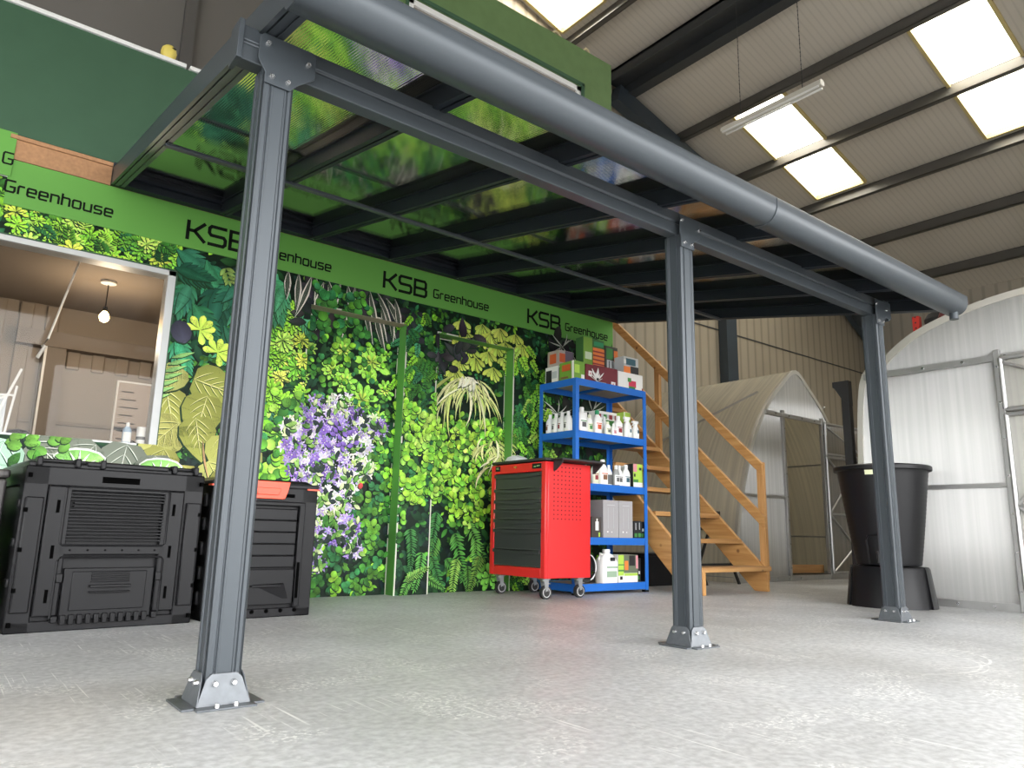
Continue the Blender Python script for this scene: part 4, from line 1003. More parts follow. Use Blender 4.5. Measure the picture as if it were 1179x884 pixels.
b.lathe(prof, n=14, sx=1.0, sy=.8); b.v = [(3.93+x+rr.uniform(-.012,.012), -.22+y+rr.uniform(-.012,.012), Z1+.001+max(0, z+rr.uniform(-.012,.012))) for x, y, z in b.v]
tag(b.build('clear_bag', M('crumpled grey film', (.5,.52,.52), .2), smooth=0), 'crumpled clear bag lying on the red trolley top', 'bag')

# ------------------------------------------------------------------ blue shelving rack
RX, RYY, RW, RD = 4.262, -.588, .915, .47
t = thing('shelving_rack', 'blue steel shelving rack with five chipboard shelves behind the red trolley', 'shelving rack', (RX, RYY, 0), R(1.0))
SH = (.085, .465, .918, 1.362, 1.818)          # shelf top heights
for x, y in ((0,0), (RW-.035,0), (0,RD-.035), (RW-.035,RD-.035)):
    sx, sy = (1 if x == 0 else -1), (1 if y == 0 else -1); cx = x if sx > 0 else x+.035; cy = y if sy > 0 else y+.035
    b = MB(); b.prism([(cx,cy), (cx+sx*.04,cy), (cx+sx*.04,cy+sy*.003), (cx+sx*.003,cy+sy*.003), (cx+sx*.003,cy+sy*.04), (cx,cy+sy*.04)], XYz, 0.0, 1.8178)
    u_ = b.build('upright', m_blue, t, smooth=0)
    MB().box(min(cx, cx+sx*.042)-.001, max(cx, cx+sx*.042)+.001, min(cy, cy+sy*.042)-.001, max(cy, cy+sy*.042)+.001, 0, .02).build('foot_cap', m_black, u_, smooth=0)
for z in SH:
    b = MB()
    b.box(.003, RW-.003, .003, .006, z-.058, z+.004); b.box(.003, RW-.003, RD-.006, RD-.003, z-.058, z+.004); b.box(.003, .006, .003, RD-.003, z-.058, z+.004); b.box(RW-.006, RW-.003, .003, RD-.003, z-.058, z+.004)
    b.box(.006, RW-.006, .006, .028, z-.012, z-.0085); b.box(.006, RW-.006, RD-.028, RD-.006, z-.012, z-.0085); b.box(RW/2-.02, RW/2+.02, .006, RD-.006, z-.03, z-.0085)
    s_ = b.build('shelf_beam', m_blue, t, smooth=0)
    MB().box(.007, RW-.007, .007, RD-.007, z-.008, z).build('shelf_board', m_chip, s_, smooth=0)

# goods on the rack (positions in room coordinates)
def P(x, y, k): return (x, y, SH[k]+.0012)
m_mw = M('milky white plastic', (.80,.80,.77), .35)
m_lab = M('white label', (.86,.86,.83), .5); m_labc = M('cream label', (.72,.74,.55), .5); m_lg = M('pale green label', (.62,.72,.5), .5)
c_ = lambda n, *k: M(n, k, .5)
k_dk, k_rd, k_or, k_gr, k_br, k_lm = c_('dark print',.03,.035,.03), c_('dark red print',.25,.02,.03), c_('orange red print',.6,.1,.03), c_('leaf green print',.05,.22,.05), c_('brown print',.22,.1,.05), c_('lime print',.4,.62,.08)
k_pk, k_wh, k_bk, k_gy = c_('pink print',.65,.25,.3), c_('white board',.78,.77,.74), c_('black board',.015,.016,.018), c_('grey board',.36,.35,.355)
k_mar, k_teal, k_silver, k_org = c_('maroon board',.16,.018,.028), c_('dark teal print',.03,.10,.13), c_('silver print',.5,.52,.53), c_('vivid orange print',.75,.2,.04)
m_gcap = M('green cap', (.03,.28,.12), .4)
GB = 'bottles on the second shelf of the blue rack'; GB3 = 'bottles on the middle shelf of the blue rack'
side = math.pi
for i, (y, h) in enumerate(((-.165,.186), (-.245,.188), (-.325,.19), (-.405,.192))):
    bottle('bottle', ('rearmost white bottle of four along the open rack end', 'white bottle second from the wall along the open rack end', 'white bottle third from the wall along the open rack end', 'fourth white bottle from the wall, touching the front rack post')[i], 'bottle', P(4.345, y, 3), .037, h, m_mw, m_white, m_lab, GB, patch=[(k_br, k_dk, k_rd, k_dk)[i]], sx=1.0, sy=.95, pang=math.pi*.9)
for x, y, r, h, lab, pt, lb, cp in ((4.415,-.50,.050,.225,m_lab,[k_dk,k_gr],'large white bottle with dark leaf label beside the front rack post',m_white),
        (4.495,-.515,.034,.165,m_labc,[k_gr],'small cream labelled bottle between two large white bottles',m_labc),
        (4.535,-.42,.044,.20,m_lab,None,'plain white bottle half hidden behind the orange fruit bottle',m_white),
        (4.605,-.50,.047,.218,m_lab,[k_or],'large white bottle with orange red fruit label and green cap',m_gcap),
        (4.70,-.45,.030,.168,m_lab,None,'first plain small white bottle behind the short cream bottle',m_white),
        (4.755,-.44,.034,.185,m_lab,None,'second plain white bottle, behind the pink dotted bottle',m_white),
        (4.708,-.53,.033,.125,m_labc,[k_dk],'short cream bottle with a dark round mark',m_labc),
        (4.785,-.53,.030,.115,m_lab,[k_pk],'short white bottle with a small pink mark',m_lab),
        (4.862,-.51,.046,.195,m_lab,[k_rd],'white bottle with dark red berry label on the second shelf',m_white)):
    bottle('bottle', lb, 'bottle', P(x, y, 3), r, h, m_mw, cp, lab, GB, patch=pt)
def spray(x, y, k, h, lb, r=.05):
    t = thing('spray_bottle', lb, 'spray bottle', P(x, y, k), 0, GB)
    MB().lathe([(r*.93,0), (r,.01), (r,h*.45), (r*.85,h*.6), (.022,h*.74), (.018,h*.8)], n=20, sy=.62, sq=2.6).build('bottle_body', m_mw, t)
    b = MB(); b.lathe([(.02,h*.79), (.02,h*.86), (.012,h*.9)], n=12); b.box(-.045, .03, -.012, .012, h*.88, h); b.bar((-.02,0,h*.9), (-.042,0,h*.74), .01, .008); b.build('trigger_head', m_white, t, bevel=.003)
    MB().box(-.6*r, .6*r, -.66*r, -.62*r, .03, h*.4).build('label', m_lab, t, smooth=0); MB().box(.002, .022, -.67*r, -.66*r, .055, .085).build('label_print', k_teal, t, smooth=0)
spray(4.985, -.51, 3, .20, 'white trigger spray bottle standing in front of the lime box')
spray(5.085, -.52, 3, .17, 'short white trigger spray bottle at the stair end of the second shelf', .038)
def carton(name, label, cat, loc, w, d, h, body, patches=(), group=None, rz=0, tilt=None):
    """box with its printed areas: (face, u0, v0, u1, v1, material) in fractions of the face; faces f front, l left, r right"""
    t = thing(name, label, cat, loc, rz, group)
    MB().box(-w/2, w/2, 0, d, 0, h).build('carton', body, t, bevel=.0015)
    for i, (fc, u0, v0, u1, v1, m) in enumerate(patches):
        b = MB(); e = .0012 + .0004*i
        if fc == 'f': b.box(-w/2+u0*w, -w/2+u1*w, -e, -e+.001, v0*h, v1*h)
        else:
            xx = -w/2-e if fc == 'l' else w/2+e-.001
            b.box(xx, xx+.001, (1-u1)*d, (1-u0)*d, v0*h, v1*h)
        b.build('print', m, t, smooth=0)
    return t
BX = 'cartons on the blue rack'
carton('multipack_carton', 'white carton with a row of small red and green pictures behind the bottles', 'carton', P(4.94, -.31, 3), .31, .10, .265, k_wh, [('f',.02,.78,.98,.9,k_silver)] + [('f',.06+.24*i,.74,.2+.24*i,.9,(k_rd,k_gr,k_rd,k_rd)[i]) for i in range(4)] + [('f',0,.5,1,.7,k_gr)], BX)
carton('lime_carton', 'white and lime carton at the end of the second shelf', 'carton', P(5.105, -.40, 3), .085, .09, .27, k_wh, [('f',.1,.66,1,.99,k_lm), ('f',0,.4,.5,.66,k_pk), ('l',0,.6,1,1,k_lm)], BX)
for x, y, r, h, lab, pt, lb, cp in ((4.495,-.46,.034,.20,m_lab,[k_br],'white bottle partly hidden by the red trolley on the middle shelf',m_white),
        (4.575,-.50,.038,.205,m_labc,[k_rd],'cream labelled bottle with green cap beside the trolley tray',m_gcap),
        (4.662,-.51,.050,.225,m_lab,[k_br,k_or],'large white bottle with brown round fruit label on the middle shelf',m_white),
        (4.750,-.50,.033,.185,k_dk,None,'white bottle with a plain dark label on the middle shelf',m_white),
        (4.822,-.52,.036,.185,m_lab,[k_dk],'grey bottle with white label and dark mark on the middle shelf',m_white),
        (4.885,-.50,.034,.19,m_lab,[k_dk],'slim white bottle with dark edge mark beside the grey bottle',m_white),
        (4.958,-.51,.043,.20,m_lab,[k_teal],'white bottle with dark green leaf label beside the lime pink box',m_white)):
    bottle('bottle', lb, 'bottle', P(x, y, 2), r, h, M('grey bottle', (.3,.31,.3), .35) if 'grey bottle with' in lb else m_mw, cp, lab, GB3, patch=pt)
carton('lime_pink_carton', 'lime and pink carton with black spots at the end of the middle shelf', 'carton', P(5.085, -.545, 2), .125, .10, .215, k_lm, [('f',0,.0,1,.22,k_wh), ('f',0,.66,.38,1,k_pk), ('f',.05,.45,.22,.58,k_bk), ('f',.6,.74,.85,.85,k_bk), ('f',0,.22,.5,.34,k_gr), ('l',0,0,1,1,k_bk)], BX)
carton('slim_carton', 'slim black and white carton standing beside the lime pink box', 'carton', P(5.004, -.50, 2), .03, .1, .2, k_wh, [('f',.3,.5,1,1,k_bk)], BX)
carton('lamp_carton', 'dark carton with a white bottle picture on the fourth shelf', 'carton', P(4.555, -.54, 1), .12, .1, .175, c_('dark brown board',.05,.04,.035), [('f',.4,.35,.72,.78,k_wh), ('f',.5,.78,.62,.92,k_wh), ('f',.7,.05,.85,.25,k_lm)], BX)
for x, lb, w in ((4.728, 'grey file box with white dots beside the dark carton', .19), (4.918, 'grey file box with white dots beside the small black boxes', .178)):
    carton('file_box', lb, 'file box', P(x, -.545, 1), w, .28, .325, k_gy, [('f',.25,.14,.33,.18,k_wh), ('f',.52,.14,.58,.17,k_wh), ('f',.25,.86,.75,.875,k_silver), ('f',.3,.25,.32,.8,k_silver), ('f',.66,.25,.68,.8,k_silver)], BX)
for x, lb, h in ((5.052, 'small black carton next to the grey file boxes', .15), (5.10, 'small black carton in the middle of three at the shelf end', .155), (5.145, 'small black carton at the shelf end by the corner post', .15)):
    carton('black_carton', lb, 'carton', P(x, -.54, 1), .044, .08, h, k_bk, [('f',.1,.08,.9,.3,k_gr)] + ([('f',.3,.42,.8,.58,k_wh)] if x > 5.12 else [('f',.4,.5,.6,.9,k_silver)]), BX)
t = thing('hose_reel', 'black coiled hose with white edge leaning at the trolley end of the bottom shelf', 'hose', P(4.462, -.46, 0))
b = MB()
for i in range(4):
    b.tube([(.105*math.cos(a)*(1-.06*i), .03*i-.05, .132+.115*math.sin(a)*(1-.06*i)) for a in [2*math.pi*k/22 for k in range(23)]], .0135, 7)
b.build('coil', m_blackm, t)
MB().tube([(.10*math.cos(a), -.068, .132+.11*math.sin(a)) for a in [-1.2+2.4*k/14 for k in range(15)]], .005, 6).build('white_edge', m_white, t)
t = thing('jug', 'white plastic jug with green print on the bottom rack shelf', 'jug', P(4.715, -.50, 0))
b = MB(); b.lathe([(.098,0), (.104,.015), (.104,.17), (.09,.20), (.06,.235), (.03,.25), (.03,.262)], n=24, sy=.55, sq=4.5); b.build('jug_body', m_mw, t)
b = MB(); b.lathe([(.034,.256), (.034,.278), (.03,.283)], (-.0,0,0), 16); b.build('cap', m_white, t)
b = MB(); b.box(-.008, .045, -.0615, -.058, .185, .215); b.build('label_print', k_bk, t, smooth=0)
b = MB(); b.box(-.05, .08, -.0595, -.0565, .125, .14); b.box(-.05, .07, -.0595, -.0565, .05, .10); b.build('label_text', M('soft green print', (.3,.42,.3), .5), t, smooth=0)
b = MB(); b.tube([(-.03,0,.235), (-.075,0,.245), (-.09,0,.21), (-.085,0,.17)], .011); b.build('handle', m_mw, t)
carton('product_carton', 'green and white carton with a dark fruit picture on the bottom shelf', 'carton', P(4.957, -.53, 0), .25, .17, .235, k_wh, [('f',0,.25,.28,1,k_lm), ('f',0,.62,.28,.66,k_gr), ('f',0,.4,.28,.46,k_gr), ('f',.28,.34,1,1,c_('grey green picture',.12,.15,.1)), ('f',.55,.6,.85,.98,k_bk), ('f',.32,.45,.5,.78,k_org), ('f',.9,.5,1,.98,k_pk), ('f',.3,.24,.98,.33,k_lm), ('f',.08,.1,.2,.22,k_bk)], BX)
carton('black_carton', 'black carton with a white dot at the end of the bottom shelf', 'carton', P(5.122, -.50, 0), .07, .09, .205, k_bk, [('f',.2,.1,.7,.25,k_gr), ('f',.55,.32,.8,.45,k_wh), ('f',.1,.55,.5,.95,c_('beige print',.3,.26,.2))], BX)
TOPB = 'boxes on top of the blue rack'
Z4 = 4
b = carton('picture_carton', 'white and dark picture carton with orange square at the back top corner', 'carton', P(4.405, -.31, Z4), .20, .175, .16, k_wh, [('l',.05,.1,.5,.8,k_bk), ('l',.5,.3,.9,.7,k_silver), ('f',.05,.1,.6,.9,k_bk), ('f',.6,.2,.95,.6,k_wh)], TOPB)
b = carton('picture_carton', 'grey carton with an orange patch stacked on the back corner', 'carton', (4.41, -.305, SH[4]+.1625), .18, .16, .15, c_('warm grey board',.42,.36,.33), [('l',.2,.2,.75,.8,k_or), ('f',.02,.25,.4,.8,k_or), ('f',.4,.1,.98,.98,c_('plum picture',.12,.09,.13))], TOPB)
carton('green_carton', 'small green carton with orange label at the rack top front', 'carton', P(4.345, -.545, Z4), .13, .19, .165, c_('grass green board',.16,.33,.04), [('l',.18,.5,.75,.85,k_or), ('l',.85,0,1,1,k_wh), ('f',.05,.35,.5,.8,k_lm), ('f',.65,.05,.95,.3,k_wh), ('l',.1,.1,.6,.2,k_br)], TOPB)
carton('maroon_carton', 'small maroon carton with a white flower picture at the rack top', 'carton', P(4.47, -.552, Z4), .105, .12, .155, k_mar, [('f',.3,.32,.7,.62,k_wh), ('f',.42,.42,.58,.52,k_pk)], TOPB)
carton('maroon_carton', 'long maroon carton with white flowers along the rack top front', 'carton', P(4.68, -.54, Z4), .30, .13, .165, k_mar, [('f',.72,.02,.9,.24,k_wh), ('f',.78,.08,.84,.16,k_pk), ('f',.05,.02,.5,.1,k_silver)], TOPB)
t = thing('paper_flower', 'white cut paper lily standing before the maroon boxes', 'ornament', P(4.535, -.567, Z4))
b = MB()
for i in range(8):
    a = .5+ .32*i; rr_ = .055+.03*(i % 2)
    b.prism([(0,.005), (rr_*math.cos(a)-.012*math.sin(a), .005+rr_*abs(math.sin(a))), (rr_*1.5*math.cos(a), .005+rr_*1.5*abs(math.sin(a))), (rr_*math.cos(a)+.012*math.sin(a), .005+rr_*abs(math.sin(a)))], XYZ, -.004-.001*i, .0-.001*i)
b.build('petals', k_wh, t, smooth=0); MB().lathe([(.001,.0), (.012,.008), (.012,.02), (.001,.026)], (0,-.012,.012), 10).build('flower_centre', k_bk, t)
carton('grow_kit_carton', 'tall green carton with a red slatted picture at the top of the rack', 'carton', P(4.665, -.40, Z4), .27, .10, .455, c_('deep green board',.05,.15,.04), [('f',0,.0,.42,1,c_('lime green board',.20,.37,.05)), ('f',.08,.55,.4,.7,k_lg if False else m_lg), ('f',.45,.4,1,.82,k_org)] + [('f',.45,.47+.085*i,1,.5+.085*i,k_rd) for i in range(4)] + [('f',.5,.86,.95,.95,m_gcap), ('f',.42,.28,1,.38,k_bk)], TOPB)
carton('tool_carton', 'dark carton with a silver cylinder picture beside the tall green one', 'carton', P(4.895, -.40, Z4), .17, .12, .42, c_('dark mottled board',.06,.06,.045), [('f',.15,.3,.75,.68,k_silver), ('f',.3,.3,.36,.66,k_bk), ('f',.55,.3,.6,.66,k_bk), ('f',.7,.65,1,.92,k_org), ('f',.1,.7,.6,.95,k_gr), ('f',.8,.2,1,.5,k_br)], TOPB)
carton('white_carton', 'long white carton with a red fruit picture at the rack top', 'carton', P(5.0, -.545, Z4), .33, .135, .155, k_wh, [('f',.42,.15,.72,.55,c_('raspberry print',.55,.03,.08)), ('f',.38,.45,.52,.7,k_gr), ('f',.42,.05,.68,.2,k_gr), ('f',.96,.05,1,.2,k_rd)], TOPB)
carton('glove_carton', 'teal black and orange carton lying on the long white box', 'carton', (5.02, -.535, SH[4]+.158), .20, .12, .155, k_silver, [('f',.0,.0,.45,.4,k_org), ('f',.45,.0,1,.45,k_bk), ('f',.15,.5,.8,.9,k_teal), ('f',0,.55,.15,.8,k_wh)], TOPB)

# ------------------------------------------------------------------ timber staircase beside the office
m_woodY = wood('pine, grain along the flight', (.56,.31,.11), (.40,.19,.055), 'Y'); m_woodX = wood('pine treads', (.52,.29,.11), (.37,.18,.06), 'X'); m_woodZ = wood('pine posts', (.60,.34,.13), (.43,.21,.065), 'Z')
t = thing('staircase', 'pine staircase with open treads and one handrail climbing beside the office', 'staircase', (0,0,0))
SX0_, SX1_, SY = 5.303, 6.36, -1.03
RISE, RUN = .2435, .2515
sl = RISE/RUN; N = 11
for xa, xb in ((SX0_, SX0_+.042), (SX1_-.042, SX1_)):
    pts = [(SY,0), (SY,.19), (SY+N*RUN, .19+N*RISE), (SY+N*RUN+.14, .19+N*RISE), (SY+N*RUN+.14, N*RISE+.02), (SY+.14,0)]
    MB().prism(pts, YZX, xa, xb).build('stringer', m_woodY, t, bevel=.004)
for i in range(N):
    z = .232 + RISE*i; y = SY - .005 + RUN*i + (.0 if i == 0 else .0)
    x1 = SX1_-.01 if i == 0 else SX1_-.043
    MB().box(SX0_+(.0 if i == 0 else .042), x1, y-.03 if i == 0 else y+.01, y+.22, z-.042, z).build('tread', m_woodX, t, bevel=.004)
MB().box(SX0_+.005, SX0_+.055, SY-.03, SY+.02, 0, .19).build('tread_leg', m_woodZ, t, bevel=.003)
rx0, rx1 = SX1_+.0, SX1_+.045
for yy, z0, z1 in ((SY+.02, .10, 1.22), (SY+1.30, 1.3, 2.46), (SY+2.15, 2.1, 3.28)):
    MB().box(rx0, rx1, yy, yy+.07, z0, z1).build('newel_post', m_woodZ, t, bevel=.004)
for z0, nm, e in ((1.08, 'handrail', 2.22), (.57, 'mid_rail', 2.22)):
    pts = [(SY-.0, z0), (SY-.0, z0+.12), (SY+e, z0+.12+e*sl*.99), (SY+e, z0+e*sl*.99)]
    MB().prism(pts, YZX, rx0-.04, rx0-.0005).build(nm, m_woodY, t, bevel=.004)

# things behind and under the stairs
t = thing('folding_trestle', 'black folding trestle standing behind the stair treads', 'trestle', (6.72, .05, 0))
for x in (-.28, .28):
    b = MB(); b.bar((x,-.3,0), (x,0,.74), .03, .02); b.bar((x,.3,0), (x,0,.74), .03, .02); b.bar((x,-.12,.45), (x,.12,.45), .02, .02); b.build('trestle_legs', m_blackm, t, smooth=0)
b = MB(); b.box(-.36, .36, -.03, .03, .72, .78); b.build('top_beam', m_blackm, t, bevel=.004)
for y, z in ((-.22, .2), (.22, .2), (-.06,.58)): MB().bar((-.28,y,z), (.28,y,z), .025, .035).build('cross_brace', m_blackm, t, smooth=0)
t = thing('crate', 'black crate in the shadow beneath the stairs', 'crate', (5.98, .12, 0))
b = MB(); b.taper(-.28, .28, -.2, .2, .0, .3, -.02); b.box(-.31, .31, -.23, .23, .29, .32); b.build('crate_body', m_black, t, bevel=.006)
for s in (-1, 1): MB().box(s*.312-.01, s*.312+.01, -.06, .06, .2, .24).build('handle', m_blackm, t)
t = thing('timber_offcuts', 'low stack of dark boards on the floor behind the trestle', 'boards', (6.75, 1.05, 0), R(90))
for i, (dy, r_) in enumerate(((0,.05), (.03,-.04), (-.02,.02))):
    MB().box(-.42+.03*i, .42-.02*i, -.1+dy, .1+dy, .03*i, .03*i+.028).build('board', M('dull dark board', (.12,.09,.07), .7, 0, .2, 8), t)

# ------------------------------------------------------------------ polytunnel greenhouses
m_frame = M('galvanised tube', (.46,.46,.45), .35, .75, .1, 15)
m_pc1 = polycarb('aged twin wall sheet', (.92,.86,.70), .12, 'Y', .04, .16, .4, .3, 1.6, .2, (0,1,0))
m_pc1f = polycarb('twin wall end sheet', (.74,.74,.71), .36, 'X', .04, .12, .3, .3, 1.6, .15, (0,0,1))
m_pc2 = polycarb('bright twin wall end sheet', (.7,.7,.68), .46, 'X', .04, .1, .3, .3, 1.6, .21, (0,0,1))
def greenhouse(name, label, loc, rz, half, depth, dx0, dx1, head, mids, door_open, arc_n, pcs):
    t = thing(name, label, 'greenhouse', loc, rz)
    # smooth the half outline (base -> apex) with Catmull-Rom
    P_ = [Vector(p) for p in half]; pts = []
    Q = [2*P_[0]-P_[1]] + P_ + [Vector((-P_[-2].x, P_[-2].y))]
    for i in range(1, len(Q)-2):
        for k in range(5):
            s = k/5; a, b_, c, d = Q[i-1:i+3]
            pts.append(.5*((2*b_)+(c-a)*s+(2*a-5*b_+4*c-d)*s*s+(3*b_-a-3*c+d)*s**3))
    pts.append(P_[-1])
    L = [(-p.x, p.y) for p in pts]; Rr = [(p.x, p.y) for p in pts][::-1][1:]
    arch = L + Rr
    inner = [(x*(1-.008/max(.3, abs(x)+.2)), z-.008*(1 if z > .6*half[-1][1] else .2)) for x, z in arch]
    MB().strip(arch, inner, XYZ, 0.02, depth).build('roof_sheet', pcs[0], t, smooth=40)
    for k in range(arc_n):
        y = .015 + (depth-.03)*k/(arc_n-1)
        MB().tube([(x*.985, y, z-.02) for x, z in arch], .016, 8).build('hoop', m_frame, t)
    b = MB(); out = [(x*1.004, z+.006) for x, z in arch]; inn = [(x*.975, z-.045) for x, z in arch]
    b.strip(out, inn, XYZ, -.012, .028); b.build('front_arch_trim', M('pale aluminium trim', (.62,.60,.54), .35, .5), t, smooth=40)
    def zat(x):
        for (xa, za), (xb, zb) in zip(arch, arch[1:]):
            if min(xa, xb) <= x <= max(xa, xb) and xa != xb: return za+(zb-za)*(x-xa)/(xb-xa)
        return 0
    zin = lambda x: zat(x)-.03
    def sheet(x0, x1, zb, nm, zt=None):
        n_ = 14; xs = [x0+(x1-x0)*i/n_ for i in range(n_+1)]
        top = [(x, max(zb+.001, min(zin(x), zt or 9))) for x in xs]; bot = [(x, zb) for x in xs]
        MB().strip(top, bot, XYZ, .0, .008).build(nm, pcs[1], t, smooth=0)
    xl = half[0][0]-.03
    sheet(-xl, dx0, .06, 'end_sheet'); sheet(dx1, xl, .06, 'end_sheet'); sheet(dx0, dx1, head, 'end_sheet')
    b = MB(); b.bar((-xl,-.012,.03), (xl,-.012,.03), .03, .06); b.build('base_rail', m_frame, t, smooth=0)
    b = MB()
    xh = max(x for x, z in zip([i*.01 for i in range(200)], [zin(i*.01) for i in range(200)]) if z > head) if half[0][0] > 1 else .9
    b.bar((-xh,-.014,head), (xh,-.014,head), .03, .05); b.build('header_rail', m_frame, t, smooth=0)
    for z in mids:
        MB().bar((-xl*.96,-.012,z), (dx0,-.012,z), .02, .035).build('end_rail', m_frame, t, smooth=0)
        MB().bar((dx1,-.012,z), (xl*.96,-.012,z), .02, .035).build('end_rail', m_frame, t, smooth=0)
    for x in (dx0, dx1):
        MB().box(x-.022, x+.022, -.035, .012, 0, head+.06).build('door_post', m_frame, t, bevel=.004)
    b = MB()
    for x in (dx0, dx1):
        for k in range(7): b.cyl((x,-.035,.15+k*.28), (x,-.043,.15+k*.28), .008, n=8)
    for k in range(5): b.cyl((-xl+.25+k*.25,-.028,.03), (-xl+.25+k*.25,-.036,.03), .012, n=8); b.cyl((-xh+.2+k*.3,-.03,head), (-xh+.2+k*.3,-.038,head), .011, n=8)
    b.each('frame_bolt', m_steel, t)
    # purlin tubes along the length
    for f in (.22, .5, .78):
        for sg in (-1, 1):
            i = int(f*(len(pts)-1)); p = pts[i]; MB().cyl((sg*p.x*.975, .02, p.y-.03), (sg*p.x*.975, depth, p.y-.03), .011, n=8).build('side_rail', m_frame, t)
    # rear end wall
    n_ = 24; xs = [-xl+2*xl*i/n_ for i in range(n_+1)]
    MB().strip([(x, max(.07, zin(x))) for x in xs], [(x, .06) for x in xs], XYZ, depth-.02, depth-.012).build('rear_sheet', pcs[2], t, smooth=0)
    for z in (.95, head): MB().bar((-xl*.8,depth-.03,z), (xl*.8,depth-.03,z), .02, .03).build('rear_rail', m_frame, t, smooth=0)
    MB().bar((-xl,depth-.03,.03), (xl,depth-.03,.03), .03, .06).build('base_rail', m_frame, t, smooth=0)
    for sg in (-1, 1): MB().bar((sg*(half[0][0]-.02),0,.03), (sg*(half[0][0]-.02),depth,.03), .03, .06).build('base_rail', m_frame, t, smooth=0)
    # diagonal braces inside
    MB().bar((-xl*.55,.05,head+.25), (-xl*.8,depth*.6,head-.3), .02, .02).build('brace', m_frame, t, smooth=0)
    MB().bar((xl*.55,.05,head+.25), (xl*.8,depth*.6,head-.3), .02, .02).build('brace', m_frame, t, smooth=0)
    # door leaf: two halves of braced tube frame
    dw = dx1-dx0-.05; split_ = head-.43
    leaf_ = bpy.data.objects.new('door', None); COL.objects.link(leaf_); leaf_.parent = t; leaf_.empty_display_size = .1
    if door_open: leaf_.location = (dx1+.025, -.05, 0); leaf_.rotation_euler = (0, 0, R(-3))
    else: leaf_.location = (dx0+.025, -.03, 0)
    for z0, z1, nm in ((.08, split_-.02, 'lower_leaf'), (split_+.02, head-.01, 'upper_leaf')):
        b = MB()
        for x in (.0, dw): b.cyl((x,0,z0), (x,0,z1), .017, n=10)
        for z in (z0, z1): b.cyl((0,0,z), (dw,0,z), .017, n=10)
        zm = (z0+z1)/2
        if z1-z0 > 1:
            b.cyl((0,0,zm), (dw,0,zm), .013, n=8); b.cyl((0,0,zm+.0), (dw,0,z1), .013, n=8) if not door_open else b.cyl((0,0,z1), (dw,0,zm+.1), .013, n=8)
            b.cyl((0,0,zm), (dw*.9,0,z1), .013, n=8); b.cyl((0,0,z0), (dw,0,zm-.2), .013, n=8); b.cyl((0,0,zm), (dw*.8,0,z0+.2), .013, n=8)
        else: b.cyl((0,0,z1-.03), (dw,0,z0+.03), .012, n=8)
        b.build(nm, m_frame, leaf_)
        MB().box(.0, dw, .016, .022, z0, z1).build('door_sheet', pcs[2], leaf_, smooth=0)
    b = MB()
    if door_open:
        MB().bar((dx0+.03, .07, .135), (dx1-.03, .07, .125), .04, .10).build('threshold_board', m_woodX, t, bevel=.003)
    return t
m_pcd = polycarb('clear twin wall sheet', (.6,.58,.52), .45, 'X', .04, .2, .4, .3, 1.5, .08, (0,0,1))
m_pcb = polycarb('shaded rear twin wall sheet', (.42,.38,.31), .35, 'X', .04, .25, .5, .3, 1.5, .06, (0,0,1))
greenhouse('greenhouse', 'pointed arch polytunnel greenhouse with its door swung open behind the stairs', (8.6, -.1, 0), 0,
   [(1.45,0), (1.40,.48), (1.325,.86), (1.08,1.53), (.72,2.07), (.33,2.42), (0,2.625)], 2.2, -.375, .545, 2.0, (.98,), True, 3, (m_pc1, m_pc1f, m_pcb))
greenhouse('greenhouse', 'large clear polycarbonate greenhouse filling the side behind the water butt', (6.385, -3.5, 0), R(-90),
   [(1.62,0), (1.56,.9), (1.485,1.84), (1.30,2.02), (.98,2.235), (.5,2.375), (0,2.42)], 4.2, -.40, .40, 1.905, (.925,), False, 5, (m_pc2, m_pc2, m_pcd))

# ------------------------------------------------------------------ water butt
m_butt = M('deep black plastic', (.006,.006,.007), .42, 0, .1, 8, 0, 80, .28)
t = thing('water_butt', 'black tapered water butt with lid on a slatted stand beside the canopy post', 'water butt', (5.97, -2.335, 0), R(20))
prof = [(.20,.305), (.225,.31)]
for i in range(46):
    z = .31+.71*i/45; r = .228+.098*(i/45)**.9; prof.append((r+(.0022 if i % 2 else 0), z))
prof += [(.331,1.03), (.33,1.04)]
MB().lathe(prof, n=56).build('barrel', m_butt, t, smooth=60)
MB().lathe([(.350,1.03), (.356,1.035), (.356,1.062), (.345,1.07), (.25,1.082), (.001,1.086)], n=56).build('lid', m_butt, t, smooth=40)
b = MB()
b.lathe([(.30,0), (.275,.29), (.262,.30), (.001,.30)], n=56); b.build('stand', m_butt, t, smooth=50)
for k in range(6):
    a0 = R(-150+60*k)
    b = MB(); n_ = 6; v = []
    for z, r in ((0.0,.318), (.285,.282), (.30,.272)):
        for i in range(n_+1):
            a = a0+R(40)*(i/n_-.5)*2*.62; v.append((r*math.cos(a), r*math.sin(a), z))
        
    for z, r in ((0.0,.28), (.285,.255), (.30,.25)):
        for i in range(n_+1):
            a = a0+R(40)*(i/n_-.5)*2*.62; v.append((r*math.cos(a), r*math.sin(a), z))
    m_ = n_+1; f = []
    for j in range(2):
        for i in range(n_): f.append((j*m_+i, j*m_+i+1, (j+1)*m_+i+1, (j+1)*m_+i)); f.append(((3+j)*m_+i, (4+j)*m_+i, (4+j)*m_+i+1, (3+j)*m_+i+1))
    for i in range(n_): f.append((2*m_+i, 2*m_+i+1, 5*m_+i+1, 5*m_+i)); f.append((i, 3*m_+i, 3*m_+i+1, i+1))
    for j in range(2):
        f.append((j*m_, (j+1)*m_, (4+j)*m_, (3+j)*m_)); f.append((j*m_+n_, (3+j)*m_+n_, (4+j)*m_+n_, (j+1)*m_+n_))
    b.add(v, f); b.build('stand_panel', m_butt, t, smooth=30)
ta = math.atan2(-5.12+2.30, -5.96)-R(20)-R(12)
